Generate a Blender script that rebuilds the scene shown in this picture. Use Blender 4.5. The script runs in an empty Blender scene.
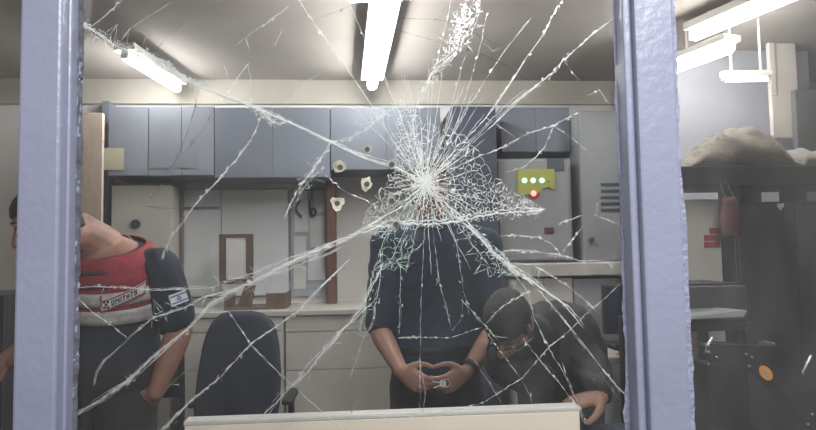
import bpy, bmesh, math, random
from mathutils import Vector, Matrix, Euler, noise

S = bpy.context.scene
COL = S.collection
R = math.radians

# ------------------------------------------------------------------ camera, world, light, exposure
F = 620.0
CAM = Vector((0, 0, 1.42))
ROT = Matrix.Rotation(R(-4.5), 3, 'Z') @ Matrix.Rotation(R(93.5), 3, 'X') @ Matrix.Rotation(R(-1.0), 3, 'Z')
cd = bpy.data.cameras.new('camera')
cam = bpy.data.objects.new('camera', cd)
COL.objects.link(cam)
cam.matrix_world = Matrix.Translation(CAM) @ ROT.to_4x4()
cd.sensor_width = 36
cd.lens = F / 816 * 36
cd.clip_start = 0.02
S.camera = cam

w = bpy.data.worlds.new('world')
S.world = w
w.use_nodes = True
w.node_tree.nodes['Background'].inputs[0].default_value = (0.93, 0.94, 1.0, 1)
w.node_tree.nodes['Background'].inputs[1].default_value = 0.16

def area(name, loc, target, sx, sy, watts, col=(1, 1, 1)):
    l = bpy.data.lights.new(name, 'AREA')
    l.shape = 'RECTANGLE'; l.size = sx; l.size_y = sy; l.energy = watts; l.color = col
    o = bpy.data.objects.new(name, l); COL.objects.link(o)
    o.location = loc
    o.rotation_euler = (Vector(target) - Vector(loc)).to_track_quat('-Z', 'Y').to_euler()
    return o
# unseen lamp added behind the camera to light posts, glass and cracks
area('corridor_fill', (0.55, -0.75, 2.62), (0.3, 0.6, 1.3), 1.2, 0.12, 64, (0.97, 0.98, 1.0))
TUBE_POWER = 52.0

S.view_settings.view_transform = 'Standard'
S.view_settings.look = 'None'
S.view_settings.gamma = 1
S.view_settings.use_curve_mapping = False
S.view_settings.exposure = 0.22

# ------------------------------------------------------------------ helpers
def ray(px, py):
    return ROT @ Vector(((px - 408) / F, -(py - 215) / F, -1))
def at(px, py, Y):
    d = ray(px, py)
    return CAM + d * (Y / d.y)
def atz(px, py, Z):
    d = ray(px, py)
    return CAM + d * ((Z - CAM.z) / d.z)
def rect(px0, py0, px1, py1, Y):
    xm, ym = (px0 + px1) / 2, (py0 + py1) / 2
    return at(px0, ym, Y).x, at(px1, ym, Y).x, at(xm, py1, Y).z, at(xm, py0, Y).z   # x0 x1 z0 z1

def mat(name, col, rough=0.6, metal=0.0, nscale=8.0, namt=0.12, bump=0.0, bscale=60.0, col2=None, spec=0.5, emit=0.0):
    m = bpy.data.materials.new(name); m.use_nodes = True
    nt = m.node_tree; b = nt.nodes['Principled BSDF']
    b.inputs['Roughness'].default_value = rough
    b.inputs['Metallic'].default_value = metal
    b.inputs['Specular IOR Level'].default_value = spec
    tc = nt.nodes.new('ShaderNodeTexCoord')
    n = nt.nodes.new('ShaderNodeTexNoise'); n.inputs['Scale'].default_value = nscale; n.inputs['Detail'].default_value = 6
    nt.links.new(tc.outputs['Object'], n.inputs['Vector'])
    r = nt.nodes.new('ShaderNodeValToRGB')
    c = Vector(col)
    lo = c * (1 - namt); hi = Vector(col2) if col2 else c * (1 + namt)
    r.color_ramp.elements[0].position = 0.3; r.color_ramp.elements[1].position = 0.7
    r.color_ramp.elements[0].color = (*lo, 1); r.color_ramp.elements[1].color = (*hi, 1)
    nt.links.new(n.outputs['Fac'], r.inputs['Fac'])
    nt.links.new(r.outputs['Color'], b.inputs['Base Color'])
    if emit:
        b.inputs['Emission Color'].default_value = (*col, 1)
        b.inputs['Emission Strength'].default_value = emit
    if bump:
        n2 = nt.nodes.new('ShaderNodeTexNoise'); n2.inputs['Scale'].default_value = bscale; n2.inputs['Detail'].default_value = 4
        nt.links.new(tc.outputs['Object'], n2.inputs['Vector'])
        bm_ = nt.nodes.new('ShaderNodeBump'); bm_.inputs['Strength'].default_value = bump; bm_.inputs['Distance'].default_value = 0.01
        nt.links.new(n2.outputs['Fac'], bm_.inputs['Height'])
        nt.links.new(bm_.outputs['Normal'], b.inputs['Normal'])
    return m

def wood(name, a, b_, rough=0.5, scale=6):
    m = bpy.data.materials.new(name); m.use_nodes = True
    nt = m.node_tree; b = nt.nodes['Principled BSDF']; b.inputs['Roughness'].default_value = rough
    tc = nt.nodes.new('ShaderNodeTexCoord'); mp = nt.nodes.new('ShaderNodeMapping')
    mp.inputs['Scale'].default_value = (scale * 6, scale * 6, scale)
    n = nt.nodes.new('ShaderNodeTexNoise'); n.inputs['Scale'].default_value = 1.5; n.inputs['Detail'].default_value = 6
    r = nt.nodes.new('ShaderNodeValToRGB')
    r.color_ramp.elements[0].position = .3; r.color_ramp.elements[1].position = .7
    r.color_ramp.elements[0].color = (*a, 1); r.color_ramp.elements[1].color = (*b_, 1)
    nt.links.new(tc.outputs['Object'], mp.inputs[0]); nt.links.new(mp.outputs[0], n.inputs['Vector'])
    nt.links.new(n.outputs['Fac'], r.inputs['Fac']); nt.links.new(r.outputs['Color'], b.inputs['Base Color'])
    return m

def glass_mat(name, dust_lo, dust_hi, tint):
    """clear glass with a film of dust: transparent + reflection + thin diffuse film"""
    m = bpy.data.materials.new(name); m.use_nodes = True
    nt = m.node_tree; nt.nodes.clear()
    out = nt.nodes.new('ShaderNodeOutputMaterial')
    tr = nt.nodes.new('ShaderNodeBsdfTransparent'); tr.inputs[0].default_value = (*tint, 1)
    gl = nt.nodes.new('ShaderNodeBsdfGlossy'); gl.inputs['Roughness'].default_value = 0.02
    fr = nt.nodes.new('ShaderNodeFresnel'); fr.inputs[0].default_value = 1.45
    m1 = nt.nodes.new('ShaderNodeMixShader')
    nt.links.new(fr.outputs[0], m1.inputs[0]); nt.links.new(tr.outputs[0], m1.inputs[1]); nt.links.new(gl.outputs[0], m1.inputs[2])
    df = nt.nodes.new('ShaderNodeBsdfDiffuse'); df.inputs[0].default_value = (0.80, 0.80, 0.78, 1)
    tc = nt.nodes.new('ShaderNodeTexCoord'); mp = nt.nodes.new('ShaderNodeMapping'); mp.inputs['Scale'].default_value = (3.0, 1, 0.9)
    n = nt.nodes.new('ShaderNodeTexNoise'); n.inputs['Scale'].default_value = 2.2; n.inputs['Detail'].default_value = 5; n.inputs['Distortion'].default_value = 1.2
    mr = nt.nodes.new('ShaderNodeMapRange')
    mr.inputs['From Min'].default_value = .3; mr.inputs['From Max'].default_value = .75
    mr.inputs['To Min'].default_value = dust_lo; mr.inputs['To Max'].default_value = dust_hi
    nt.links.new(tc.outputs['Object'], mp.inputs[0]); nt.links.new(mp.outputs[0], n.inputs['Vector']); nt.links.new(n.outputs['Fac'], mr.inputs[0])
    m2 = nt.nodes.new('ShaderNodeMixShader')
    nt.links.new(mr.outputs[0], m2.inputs[0]); nt.links.new(m1.outputs[0], m2.inputs[1]); nt.links.new(df.outputs[0], m2.inputs[2])
    nt.links.new(m2.outputs[0], out.inputs[0])
    return m

def crack_mat(name, col, opacity):
    m = bpy.data.materials.new(name); m.use_nodes = True
    nt = m.node_tree; nt.nodes.clear()
    out = nt.nodes.new('ShaderNodeOutputMaterial')
    tr = nt.nodes.new('ShaderNodeBsdfTransparent')
    df = nt.nodes.new('ShaderNodeBsdfDiffuse'); df.inputs[0].default_value = (*col, 1)
    tl = nt.nodes.new('ShaderNodeBsdfTranslucent'); tl.inputs[0].default_value = (*col, 1)
    gl = nt.nodes.new('ShaderNodeBsdfGlossy'); gl.inputs['Roughness'].default_value = 0.25; gl.inputs[0].default_value = (*col, 1)
    a = nt.nodes.new('ShaderNodeMixShader'); a.inputs[0].default_value = 0.3
    nt.links.new(df.outputs[0], a.inputs[1]); nt.links.new(tl.outputs[0], a.inputs[2])
    b = nt.nodes.new('ShaderNodeMixShader'); b.inputs[0].default_value = 0.25
    nt.links.new(a.outputs[0], b.inputs[1]); nt.links.new(gl.outputs[0], b.inputs[2])
    c = nt.nodes.new('ShaderNodeMixShader'); c.inputs[0].default_value = opacity
    nt.links.new(tr.outputs[0], c.inputs[1]); nt.links.new(b.outputs[0], c.inputs[2])
    nt.links.new(c.outputs[0], out.inputs[0])
    return m

class MB:
    def __init__(s): s.bm = bmesh.new()
    def box(s, x0, x1, y0, y1, z0, z1, bev=0.0, M=None):
        c = Vector(((x0 + x1) / 2, (y0 + y1) / 2, (z0 + z1) / 2))
        r = bmesh.ops.create_cube(s.bm, size=1)
        vs = r['verts']
        for v in vs:
            v.co = Vector((v.co.x * abs(x1 - x0), v.co.y * abs(y1 - y0), v.co.z * abs(z1 - z0))) + c
            if M is not None: v.co = M @ v.co
        if bev:
            es = {e for v in vs for e in v.link_edges}
            bmesh.ops.bevel(s.bm, geom=list(es), offset=bev, segments=2, profile=0.5, affect='EDGES')
        return s
    def pbox(s, px0, py0, px1, py1, Y, depth, bev=0.0):
        x0, x1, z0, z1 = rect(px0, py0, px1, py1, Y)
        return s.box(x0, x1, Y, Y + depth, z0, z1, bev)
    def loft(s, rings, cap=True):
        """rings: lists of equal length of points"""
        vr = [[s.bm.verts.new(p) for p in r] for r in rings]
        n = len(vr[0])
        for a, b in zip(vr, vr[1:]):
            for i in range(n):
                s.bm.faces.new((a[i], a[(i + 1) % n], b[(i + 1) % n], b[i]))
        if cap:
            s.bm.faces.new(list(reversed(vr[0]))); s.bm.faces.new(vr[-1])
        return s
    def tube(s, pts, rad, n=10, flat=None):
        """smooth tapered tube with rounded ends. rad: list per point or a number. flat=(axis, factor) squashes along axis"""
        pts = [Vector(p) for p in pts]
        if not isinstance(rad, (list, tuple)): rad = [rad] * len(pts)
        P, Q = [], []
        m = len(pts)
        # rounded start
        t0 = (pts[1] - pts[0]).normalized(); t1 = (pts[-1] - pts[-2]).normalized()
        for k in (0.98, 0.8, 0.45):
            P.append(pts[0] - t0 * rad[0] * k); Q.append(rad[0] * math.sqrt(1 - k * k))
        P += pts; Q += list(rad)
        for k in (0.45, 0.8, 0.98):
            P.append(pts[-1] + t1 * rad[-1] * k); Q.append(rad[-1] * math.sqrt(1 - k * k))
        rings = []
        up = None
        for i, p in enumerate(P):
            a = P[max(i - 1, 0)]; b = P[min(i + 1, len(P) - 1)]
            t = (b - a).normalized()
            if up is None:
                up = t.orthogonal().normalized()
            else:
                up = (up - t * up.dot(t))
                up = up.normalized() if up.length > 1e-6 else t.orthogonal().normalized()
            sd = t.cross(up)
            ring = []
            for k in range(n):
                an = 2 * math.pi * k / n
                o = (up * math.cos(an) + sd * math.sin(an)) * Q[i]
                if flat:
                    ax = Vector(flat[0]).normalized(); o -= ax * o.dot(ax) * (1 - flat[1])
                ring.append(p + o)
            rings.append(ring)
        return s.loft(rings)
    def ell(s, c, ax, ay, az, rx, ry, rz, u=16, v=10):
        c, ax, ay, az = Vector(c), Vector(ax), Vector(ay), Vector(az)
        rings = []
        for j in range(v + 1):
            th = math.pi * (0.02 + 0.96 * j / v)
            rings.append([c + ax * rx * math.sin(th) * math.cos(2 * math.pi * i / u) + ay * ry * math.sin(th) * math.sin(2 * math.pi * i / u) - az * rz * math.cos(th) for i in range(u)])
        return s.loft(rings)
    def cyl(s, a, b, r, n=16, r2=None):
        a, b = Vector(a), Vector(b); r2 = r if r2 is None else r2
        t = (b - a).normalized(); u = t.orthogonal().normalized(); w_ = t.cross(u)
        ring = lambda p, q: [p + (u * math.cos(2 * math.pi * k / n) + w_ * math.sin(2 * math.pi * k / n)) * q for k in range(n)]
        return s.loft([ring(a, r), ring(b, r2)])
    def prism(s, pts, off):
        a = [s.bm.verts.new(Vector(p)) for p in pts]
        b = [s.bm.verts.new(Vector(p) + Vector(off)) for p in pts]
        n = len(a)
        s.bm.faces.new(a); s.bm.faces.new(list(reversed(b)))
        for i in range(n): s.bm.faces.new((a[i], b[i], b[(i + 1) % n], a[(i + 1) % n]))
        return s
    def bar(s, a, b, wx, wy, bev=0.0, up=(0, 0, 1)):
        """square bar from a to b"""
        a, b = Vector(a), Vector(b); t = (b - a).normalized(); u = Vector(up); u = (u - t * u.dot(t)).normalized(); v = t.cross(u)
        M = Matrix((( v.x, t.x, u.x, a.x), (v.y, t.y, u.y, a.y), (v.z, t.z, u.z, a.z), (0, 0, 0, 1)))
        return s.box(-wx / 2, wx / 2, 0, (b - a).length, -wy / 2, wy / 2, bev, M)
    def build(s, name, m, parent=None, smooth=False, org=None, remesh=None, wrinkle=0.0, sm_iter=4, seed=0.0):
        bmesh.ops.recalc_face_normals(s.bm, faces=s.bm.faces[:])
        me = bpy.data.meshes.new(name); s.bm.to_mesh(me); s.bm.free()
        me.materials.append(m)
        o = bpy.data.objects.new(name, me); COL.objects.link(o)
        if remesh:
            md = o.modifiers.new('r', 'REMESH'); md.mode = 'VOXEL'; md.voxel_size = remesh
            if sm_iter:
                ms = o.modifiers.new('s', 'SMOOTH'); ms.iterations = sm_iter; ms.factor = 0.5
            bpy.context.view_layer.update()
            dg = bpy.context.evaluated_depsgraph_get()
            me2 = bpy.data.meshes.new_from_object(o.evaluated_get(dg))
            o.modifiers.clear(); o.data = me2; bpy.data.meshes.remove(me); me = me2
            me.name = name
            if not me.materials: me.materials.append(m)
            if wrinkle:
                nv = [v.normal.copy() for v in me.vertices]
                for v, nn in zip(me.vertices, nv):
                    p = v.co
                    q = Vector((p.x * 9 + seed, p.y * 9, p.z * 16 + 3 * math.sin(p.x * 9)))
                    k = noise.noise(q) + 0.5 * noise.noise(q * 2.3)
                    v.co = p + nn * k * wrinkle
            smooth = True
        if smooth:
            for p in me.polygons: p.use_smooth = True
        me.update()
        if parent is not None:
            o.parent = parent; o.matrix_parent_inverse = Matrix.Identity(4)
            off = parent_world(parent)
            me.transform(Matrix.Translation(-off))
        else:
            if org is None:
                xs = [v.co for v in me.vertices]
                org = Vector((sum(p.x for p in xs) / len(xs), sum(p.y for p in xs) / len(xs), min(p.z for p in xs)))
            org = Vector(org)
            me.transform(Matrix.Translation(-org)); o.location = org
        return o

def parent_world(o):
    v = Vector(o.location)
    while o.parent is not None:
        o = o.parent; v = v + Vector(o.location)
    return v

def tag(o, label=None, cat=None, group=None, kind=None):
    if label: o['label'] = label
    if cat: o['category'] = cat
    if group: o['group'] = group
    if kind: o['kind'] = kind
    return o
def thing(name, label, cat, loc, group=None):
    o = bpy.data.objects.new(name, None); COL.objects.link(o)
    o.empty_display_size = 0.1
    o.location = Vector(loc)
    return tag(o, label, cat, group)
def copy_tree(o, parent=None):
    c = o.copy(); COL.objects.link(c)
    if parent is not None: c.parent = parent
    for ch in list(o.children): copy_tree(ch, c)
    return c

# ------------------------------------------------------------------ materials
M = dict(
    lav=mat('lavender_paint', (0.25, 0.26, 0.345), 0.34, 0, 5, 0.08, 0.14, 60),
    lav_edge=mat('lavender_paint_smear', (0.25, 0.26, 0.345), 0.5, 0, 40, 0.18, 0.5, 120),
    putty=mat('grey_putty', (0.10, 0.10, 0.115), 0.8, 0, 50, 0.4, 0.5, 90),
    cream_wall=mat('cream_wall', (0.43, 0.395, 0.34), 0.85, 0, 3, 0.08, 0.1, 40),
    ceil=mat('ceiling_paint', (0.42, 0.375, 0.335), 0.9, 0, 1.6, 0.14, 0.1, 20),
    wall_low=mat('pale_wall', (0.66, 0.64, 0.61), 0.85, 0, 3, 0.08, 0.1, 40),
    bluegrey=mat('blue_grey_laminate', (0.15, 0.165, 0.20), 0.5, 0, 4, 0.10),
    bluegrey_l=mat('blue_grey_laminate_sheen', (0.20, 0.215, 0.245), 0.5, 0, 4, 0.12),  # lighter copy of the laminate, reflection on the cabinet doors painted in
    darkblue=mat('dark_blue_steel', (0.05, 0.06, 0.085), 0.45, 0, 5, 0.15),
    floor=mat('grey_floor', (0.2, 0.19, 0.18), 0.5, 0, 12, 0.25),
    beige=mat('beige_enamel', (0.47, 0.44, 0.40), 0.5, 0, 4, 0.08),
    grey_cab=mat('grey_enamel', (0.26, 0.265, 0.275), 0.45, 0, 4, 0.07),
    grey_lock=mat('grey_locker', (0.26, 0.265, 0.275), 0.45, 0, 4, 0.07),
    darkgap=mat('dark_gap', (0.02, 0.02, 0.022), 0.8),
    board=mat('whiteboard', (0.70, 0.72, 0.73), 0.3, 0, 3, 0.05),
    pin=mat('grey_felt', (0.38, 0.40, 0.44), 0.9, 0, 30, 0.12),
    paper=mat('paper', (0.62, 0.62, 0.60), 0.8, 0, 12, 0.05),
    ypaper=mat('yellowed_paper', (0.40, 0.38, 0.27), 0.8, 0, 10, 0.12),
    brown=wood('brown_wood', (0.085, 0.055, 0.04), (0.15, 0.10, 0.075)),
    tanwood=wood('tan_board', (0.46, 0.36, 0.29), (0.54, 0.43, 0.36)),
    redwood=wood('red_brown_wood', (0.11, 0.05, 0.04), (0.17, 0.08, 0.065)),
    worktop=mat('pale_worktop', (0.42, 0.40, 0.36), 0.4, 0, 10, 0.1),
    black=mat('black_plastic', (0.012, 0.012, 0.014), 0.45, 0, 10, 0.2),
    blackmetal=mat('black_steel', (0.010, 0.010, 0.012), 0.35, 0.0, 10, 0.3),
    chairfab=mat('dark_navy_upholstery', (0.022, 0.026, 0.04), 0.9, 0, 9, 0.15),
    cream=mat('cream_laminate', (0.90, 0.80, 0.66), 0.45, 0, 6, 0.04),
    cream_edge=mat('grey_cream_edge', (0.62, 0.60, 0.56), 0.5, 0, 6, 0.05),
    cabsteel=mat('dark_grey_steel', (0.030, 0.031, 0.034), 0.5, 0.0, 6, 0.2),
    deskw=mat('dark_desk', (0.05, 0.05, 0.055), 0.5),
    steel=mat('steel', (0.45, 0.45, 0.46), 0.35, 0.9, 20, 0.15),
    whitep=mat('white_paint', (0.62, 0.58, 0.52), 0.6, 0, 4, 0.05),
    duct=mat('off_white_duct', (0.62, 0.57, 0.51), 0.6, 0, 4, 0.05),
    skin=mat('skin', (0.34, 0.185, 0.135), 0.55, 0, 20, 0.12, 0.1, 120),
    skin_d=mat('tanned_skin', (0.30, 0.155, 0.11), 0.55, 0, 20, 0.14, 0.1, 120),
    lip=mat('lips', (0.28, 0.11, 0.09), 0.5),
    hair=mat('dark_hair', (0.02, 0.015, 0.012), 0.6, 0, 120, 0.5, 0.6, 200),
    eyew=mat('eye_white', (0.7, 0.68, 0.65), 0.2),
    iris=mat('iris', (0.03, 0.02, 0.015), 0.2),
    navy=mat('navy_cloth', (0.020, 0.030, 0.056), 0.85, 0, 6, 0.15),
    navy2=mat('dark_navy_sleeve', (0.022, 0.027, 0.042), 0.85, 0, 6, 0.15),
    trou=mat('charcoal_trousers', (0.028, 0.028, 0.028), 0.9, 0, 6, 0.15),
    trou2=mat('grey_trousers', (0.055, 0.058, 0.055), 0.9, 0, 6, 0.15),
    jacket=mat('black_jacket', (0.012, 0.013, 0.015), 0.7, 0, 25, 0.3, 0.4, 90),
    piping=mat('pale_piping', (0.35, 0.36, 0.38), 0.6),
    red=mat('red_vest_cloth', (0.28, 0.032, 0.042), 0.8, 0, 18, 0.2, 0.3, 120),
    band=mat('reflective_band', (0.50, 0.48, 0.47), 0.4, 0, 30, 0.25, 0.3, 90),
    pocket=mat('dark_pocket_trim', (0.10, 0.03, 0.035), 0.8),
    white=mat('white_patch', (0.7, 0.69, 0.68), 0.7),
    ink=mat('dark_ink', (0.03, 0.03, 0.06), 0.7),
    redink=mat('red_ink', (0.32, 0.04, 0.05), 0.7),
    blue=mat('flag_blue', (0.06, 0.10, 0.40), 0.7),
    shoe=mat('black_leather', (0.015, 0.015, 0.015), 0.35),
    yellow=mat('yellow_plate', (0.36, 0.36, 0.07), 0.5, 0, 20, 0.06),
    blanket=mat('beige_blanket', (0.235, 0.20, 0.165), 0.95, 0, 9, 0.35, 0.7, 70),
    blanket2=mat('pale_folded_cloth', (0.27, 0.24, 0.21), 0.95, 0, 9, 0.2, 0.6, 60),
    rackdark=mat('dark_grey_shelf', (0.05, 0.048, 0.047), 0.6),
    bag=mat('dark_red_bag', (0.085, 0.02, 0.026), 0.8, 0, 20, 0.3),
    orange=mat('orange_sticker', (0.75, 0.28, 0.03), 0.5),
    orange2=mat('orange_cloth', (0.42, 0.20, 0.07), 0.8, 0, 20, 0.2),
    greywall=mat('grey_board', (0.115, 0.11, 0.11), 0.7),
    shelfwall=mat('pale_blue_wall', (0.40, 0.40, 0.43), 0.8, 0, 3, 0.05),
    screen=mat('dark_screen', (0.02, 0.025, 0.05), 0.15),
    chip=mat('chipped_glass', (0.38, 0.37, 0.27), 0.5, 0, 60, 0.4, 0.5, 150),
    hole=mat('dark_hole', (0.06, 0.055, 0.045), 0.8),
    tube=mat('lamp_tube', (0.96, 0.985, 1.0), 0.5, 0, 1, 0, emit=TUBE_POWER),
    tube_dim=mat('dim_lamp_tube', (0.96, 0.985, 1.0), 0.5, 0, 1, 0, emit=9.0),
    green_led=mat('green_lamp', (0.45, 1.0, 0.62), 0.4, 0, 1, 0, emit=1.5),
    red_led=mat('red_lamp', (1.0, 0.25, 0.22), 0.4, 0, 1, 0, emit=2.2),
    glass=glass_mat('dusty_glass', 0.006, 0.020, (0.955, 0.955, 0.95)),
    glass_r=glass_mat('smeared_glass', 0.005, 0.035, (0.955, 0.955, 0.95)),
    ck=crack_mat('white_crack', (0.97, 0.98, 0.96), 0.92),
    ck_thin=crack_mat('faint_crack', (0.93, 0.95, 0.92), 0.6),
    ck_green=crack_mat('green_crack', (0.80, 0.93, 0.86), 0.65),
    ck_dark=crack_mat('dark_crack', (0.10, 0.10, 0.10), 0.55),
)

# ------------------------------------------------------------------ the room
YG = 0.95            # glass plane
YB = 4.2             # back wall
ZC = at(550, 82, YB).z
ZF = at(500, 105, YB).z
XL, XR = -3.3, 3.4
def struct(o, label): return tag(o, label, kind='structure')
struct(MB().box(XL - .1, XR + .1, YG - .05, YB + .1, -.1, 0).build('floor', M['floor']), 'grey floor of the room behind the glass')
struct(MB().box(XL - .1, XR + .1, YG + .06, YB + .1, ZC, ZC + .1).build('ceiling', M['ceil']), 'brownish grey painted ceiling with strip lamps')
struct(MB().box(XL - .1, XR + .1, YB, YB + .1, 0, ZC).build('wall_back', M['wall_low']), 'pale back wall of the room')
struct(MB().box(XL - .1, XL, YG + .06, YB, 0, ZC).build('wall_left', M['cream_wall']), 'cream side wall beyond the left post')
struct(MB().box(XR, XR + .1, YG + .06, YB, 0, ZC).build('wall_right', M['cream_wall']), 'cream side wall beyond the right post')
fz = MB().box(XL, XR, YB - .03, YB, ZF, ZC)
struct(fz.build('trim_1', M['cream_wall']), 'cream band along the top of the back wall')
WZ0, WZ1, WX0, WX1 = 0.93, 2.12, -1.30, 1.45
fw = MB().box(XL - .1, XR + .1, YG - .04, YG + .06, 0, WZ0).box(XL - .1, XR + .1, YG - .04, YG + .06, WZ1, ZC + .1)
fw.box(XL - .1, WX0, YG - .04, YG + .06, WZ0, WZ1).box(WX1, XR + .1, YG - .04, YG + .06, WZ0, WZ1)
struct(fw.build('wall_front', M['cream_wall']), 'wall around the glazed opening')

# ------------------------------------------------------------------ painted steel posts
random.seed(4)
YP = YG - .045
lx0, lx1 = at(15, 253, YP).x, at(57.5, 253, YP).x
rx0, rx1 = at(644, 253, YP).x, at(684, 253, YP).x
sx0 = at(625.5, 253, YG - .004).x           # edge of the stop beside the middle pane
def jag_strip(mb, x_in, x_out_fn, z0, z1, y, th=.0008, n=150):
    """a smear of paint lying on the glass, straight on one side and ragged on the other"""
    pi, po = [], []
    for i in range(n + 1):
        z = z0 + (z1 - z0) * i / n
        pi.append((x_in, z)); po.append((x_out_fn(z), z))
    for k in range(n):
        a, b, c, d = pi[k], po[k], po[k + 1], pi[k + 1]
        mb.prism([(a[0], y, a[1]), (b[0], y, b[1]), (c[0], y, c[1]), (d[0], y, d[1])], (0, th, 0))
def ragged(base, amp, seed, sc=60):
    def f(z):
        k = noise.noise(Vector((z * sc, seed, 0))) * .5 + noise.noise(Vector((z * sc * .25, seed + 7, 0))) * .6 + noise.noise(Vector((z * sc * 3, seed + 3, 0))) * .25
        return base + amp * k
    return f
pl = MB().box(lx0, lx1, YP, YG + .010, WZ0, WZ1, .004).box(lx1 - .002, lx1 + .004, YP + .022, YG + .010, WZ0, WZ1, .003)
post_l = pl.build('trim_2', M['lav'])
struct(post_l, 'lavender painted steel post to the left of the cracked pane')
pr = MB().box(rx0, rx1, YP, YG + .010, WZ0, WZ1, .004).box(rx0 - .012, rx0 + .002, YP + .014, YG + .010, WZ0, WZ1, .003)
pr.box(sx0, rx0, YP + .034, YG + .010, WZ0, WZ1, .002)
post_r = pr.build('trim_3', M['lav'])
struct(post_r, 'lavender painted steel post to the right of the cracked pane')
yg = YG - .0012
xg_l = at(72, 253, YG).x; 
m_ = MB(); jag_strip(m_, lx1, ragged(at(80.5, 253, YG).x, .004, 1.3), WZ0, WZ1, yg + .0004)
m_.build('putty_edge', M['putty'], post_l)
m_ = MB(); jag_strip(m_, lx1, ragged(at(74.0, 253, YG).x, .007, 5.1, 45), WZ0, WZ1, yg - .0006)
for i in range(46):
    z = random.uniform(1.12, 1.75); x = at(random.uniform(74, 80), 253, YG).x; h = random.uniform(.002, .011); wd = random.uniform(.001, .0028)
    m_.prism([(x - wd, yg - .0006, z), (x + wd * .3, yg - .0006, z - h * .4), (x + wd, yg - .0006, z + h * .5), (x - wd * .2, yg - .0006, z + h)], (0, .0008, 0))
m_.build('paint_smear', M['lav_edge'], post_l)
def right_edge(z):
    return ragged(sx0 - .003 - .006 * max(0, min(1, (1.55 - z) / .4)), .006, 9.4, 50)(z)
m_ = MB(); jag_strip(m_, sx0 + .01, right_edge, WZ0, WZ1, yg)
m_.build('paint_smear', M['lav_edge'], post_r)
def right_edge2(z):
    k = max(0, min(1, (1.62 - z) / .3))
    return ragged(at(684.5, 253, YG).x + .004 * k + .001, .005, 2.2, 40)(z)
m_ = MB(); jag_strip(m_, rx1 - .01, right_edge2, WZ0, WZ1, yg)
m_.build('paint_smear', M['lav_edge'], post_r)

# ------------------------------------------------------------------ the three panes
TH = .006
w2 = struct(MB().box(WX0, lx0 + .004, YG, YG + TH, WZ0, WZ1).build('window_2', M['glass']), 'dusty glass pane to the left of the left post')
w3 = struct(MB().box(rx1 - .004, WX1, YG, YG + TH, WZ0, WZ1).build('window_3', M['glass_r']), 'smeared glass pane to the right of the right post')
w1 = struct(MB().box(lx1 + .004, sx0 + .004, YG, YG + TH, WZ0, WZ1).build('window_1', M['glass']), 'shattered glass pane between the two posts, cracks spreading from its middle')

# ------------------------------------------------------------------ strip lamps
def strip_lamp(a, b, label, r=.020, wd=.085, hang=(.2, .8), m='tube', group='strip lamps on the ceiling'):
    a, b = Vector(a), Vector(b)
    mid = (a + b) / 2
    t = thing('strip_lamp', label, 'ceiling lamp', (mid.x, mid.y, mid.z), group)
    d = (b - a).normalized(); up = Vector((0, 0, 1))
    top = ZC
    MB().bar(a + up * (r + .022), b + up * (r + .022), wd, .03, .004).build('housing', M['whitep'], t)
    MB().cyl(a + d * .02, b - d * .02, r, 14).build('lamp_tube', M[m], t, smooth=True)
    for p, q in ((a, d), (b, -d)):
        MB().bar(p + up * .006, p + q * .02 + up * .006, r * 1.5, r * 1.7, .003).build('end_holder', M['whitep'], t)
    hz = a.z + r + .037
    if top - hz > .004:
        for k in hang:
            p = a.lerp(b, k)
            MB().cyl((p.x, p.y, hz - .003), (p.x, p.y, top), .006, 8).build('hanger', M['whitep'], t)
    return t
ZL = ZC - .095
a, b = atz(372, 86, ZL), atz(397, -60, ZL)
strip_lamp(a, b, 'bright strip lamp straight above the crack centre', .032, .14)
strip_lamp(atz(178, 89, ZL), atz(124, 55, ZL), 'bright strip lamp near the left post above the wall cabinets', .026, .11)
strip_lamp(atz(692, 37, ZL), atz(800, -8, ZL), 'topmost long strip lamp seen through the right pane', .026, .11)
strip_lamp(atz(733, 47, ZL - .12), atz(655, 76, ZL - .12), 'strip lamp cut off by the right post, below the topmost one', .026, .11, (.55, .92))
strip_lamp(at(722, 80.5, 3.0), at(771, 79.5, 3.0), 'thin short strip lamp beside the white duct', .009, .04, m='tube_dim')

# ------------------------------------------------------------------ back of the room: cupboards, boards, papers
def cupboard(name, label, cat, px0, py0, px1, py1, Yf, Yb, doors, m, md, to_floor=False, gap=.0025, handle=None, cat_group=None, bottom=None, top=None):
    x0, x1, z0, z1 = rect(px0, py0, px1, py1, Yf)
    if to_floor: z0 = 0
    if bottom is not None: z0 = bottom
    if top is not None: z1 = min(z1, top)
    t = thing(name, label, cat, ((x0 + x1) / 2, (Yf + Yb) / 2, z0), cat_group)
    MB().box(x0, x1, Yf + .02, Yb, z0, z1, .004).build('body', m, t)
    n = doors
    for i in range(n):
        a = x0 + (x1 - x0) * i / n + gap / 2; b = x0 + (x1 - x0) * (i + 1) / n - gap / 2
        d = MB().box(a, b, Yf, Yf + .02, z0 + gap, z1 - gap, .003).build('door', md, t)
        if handle:
            hz = z0 + (z1 - z0) * handle[0]; hx = b - .03 if i % 2 == 0 else a + .03
            MB().bar((hx, Yf - .016, hz - .05), (hx, Yf - .016, hz + .05), .01, .01, .002, (1, 0, 0)).build('handle', M['steel'], d)
    return t
Yc = 3.86
cupboard('wall_cabinet', 'blue-grey wall cabinet nearest the left post, yellowed notice on it', 'cabinet', 108, 106, 148, 176, Yc, YB, 1, M['bluegrey'], M['bluegrey_l'])
cupboard('wall_cabinet', 'blue-grey wall cabinet lightened by a painted reflection, two pale notices on its doors', 'cabinet', 148.5, 106, 214, 176, Yc, YB, 2, M['bluegrey'], M['bluegrey_l'])
cupboard('wall_cabinet', 'darker blue-grey wide wall cabinet above the whiteboard', 'cabinet', 214.5, 107, 330, 178, Yc, YB, 2, M['bluegrey'], M['bluegrey'])
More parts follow.
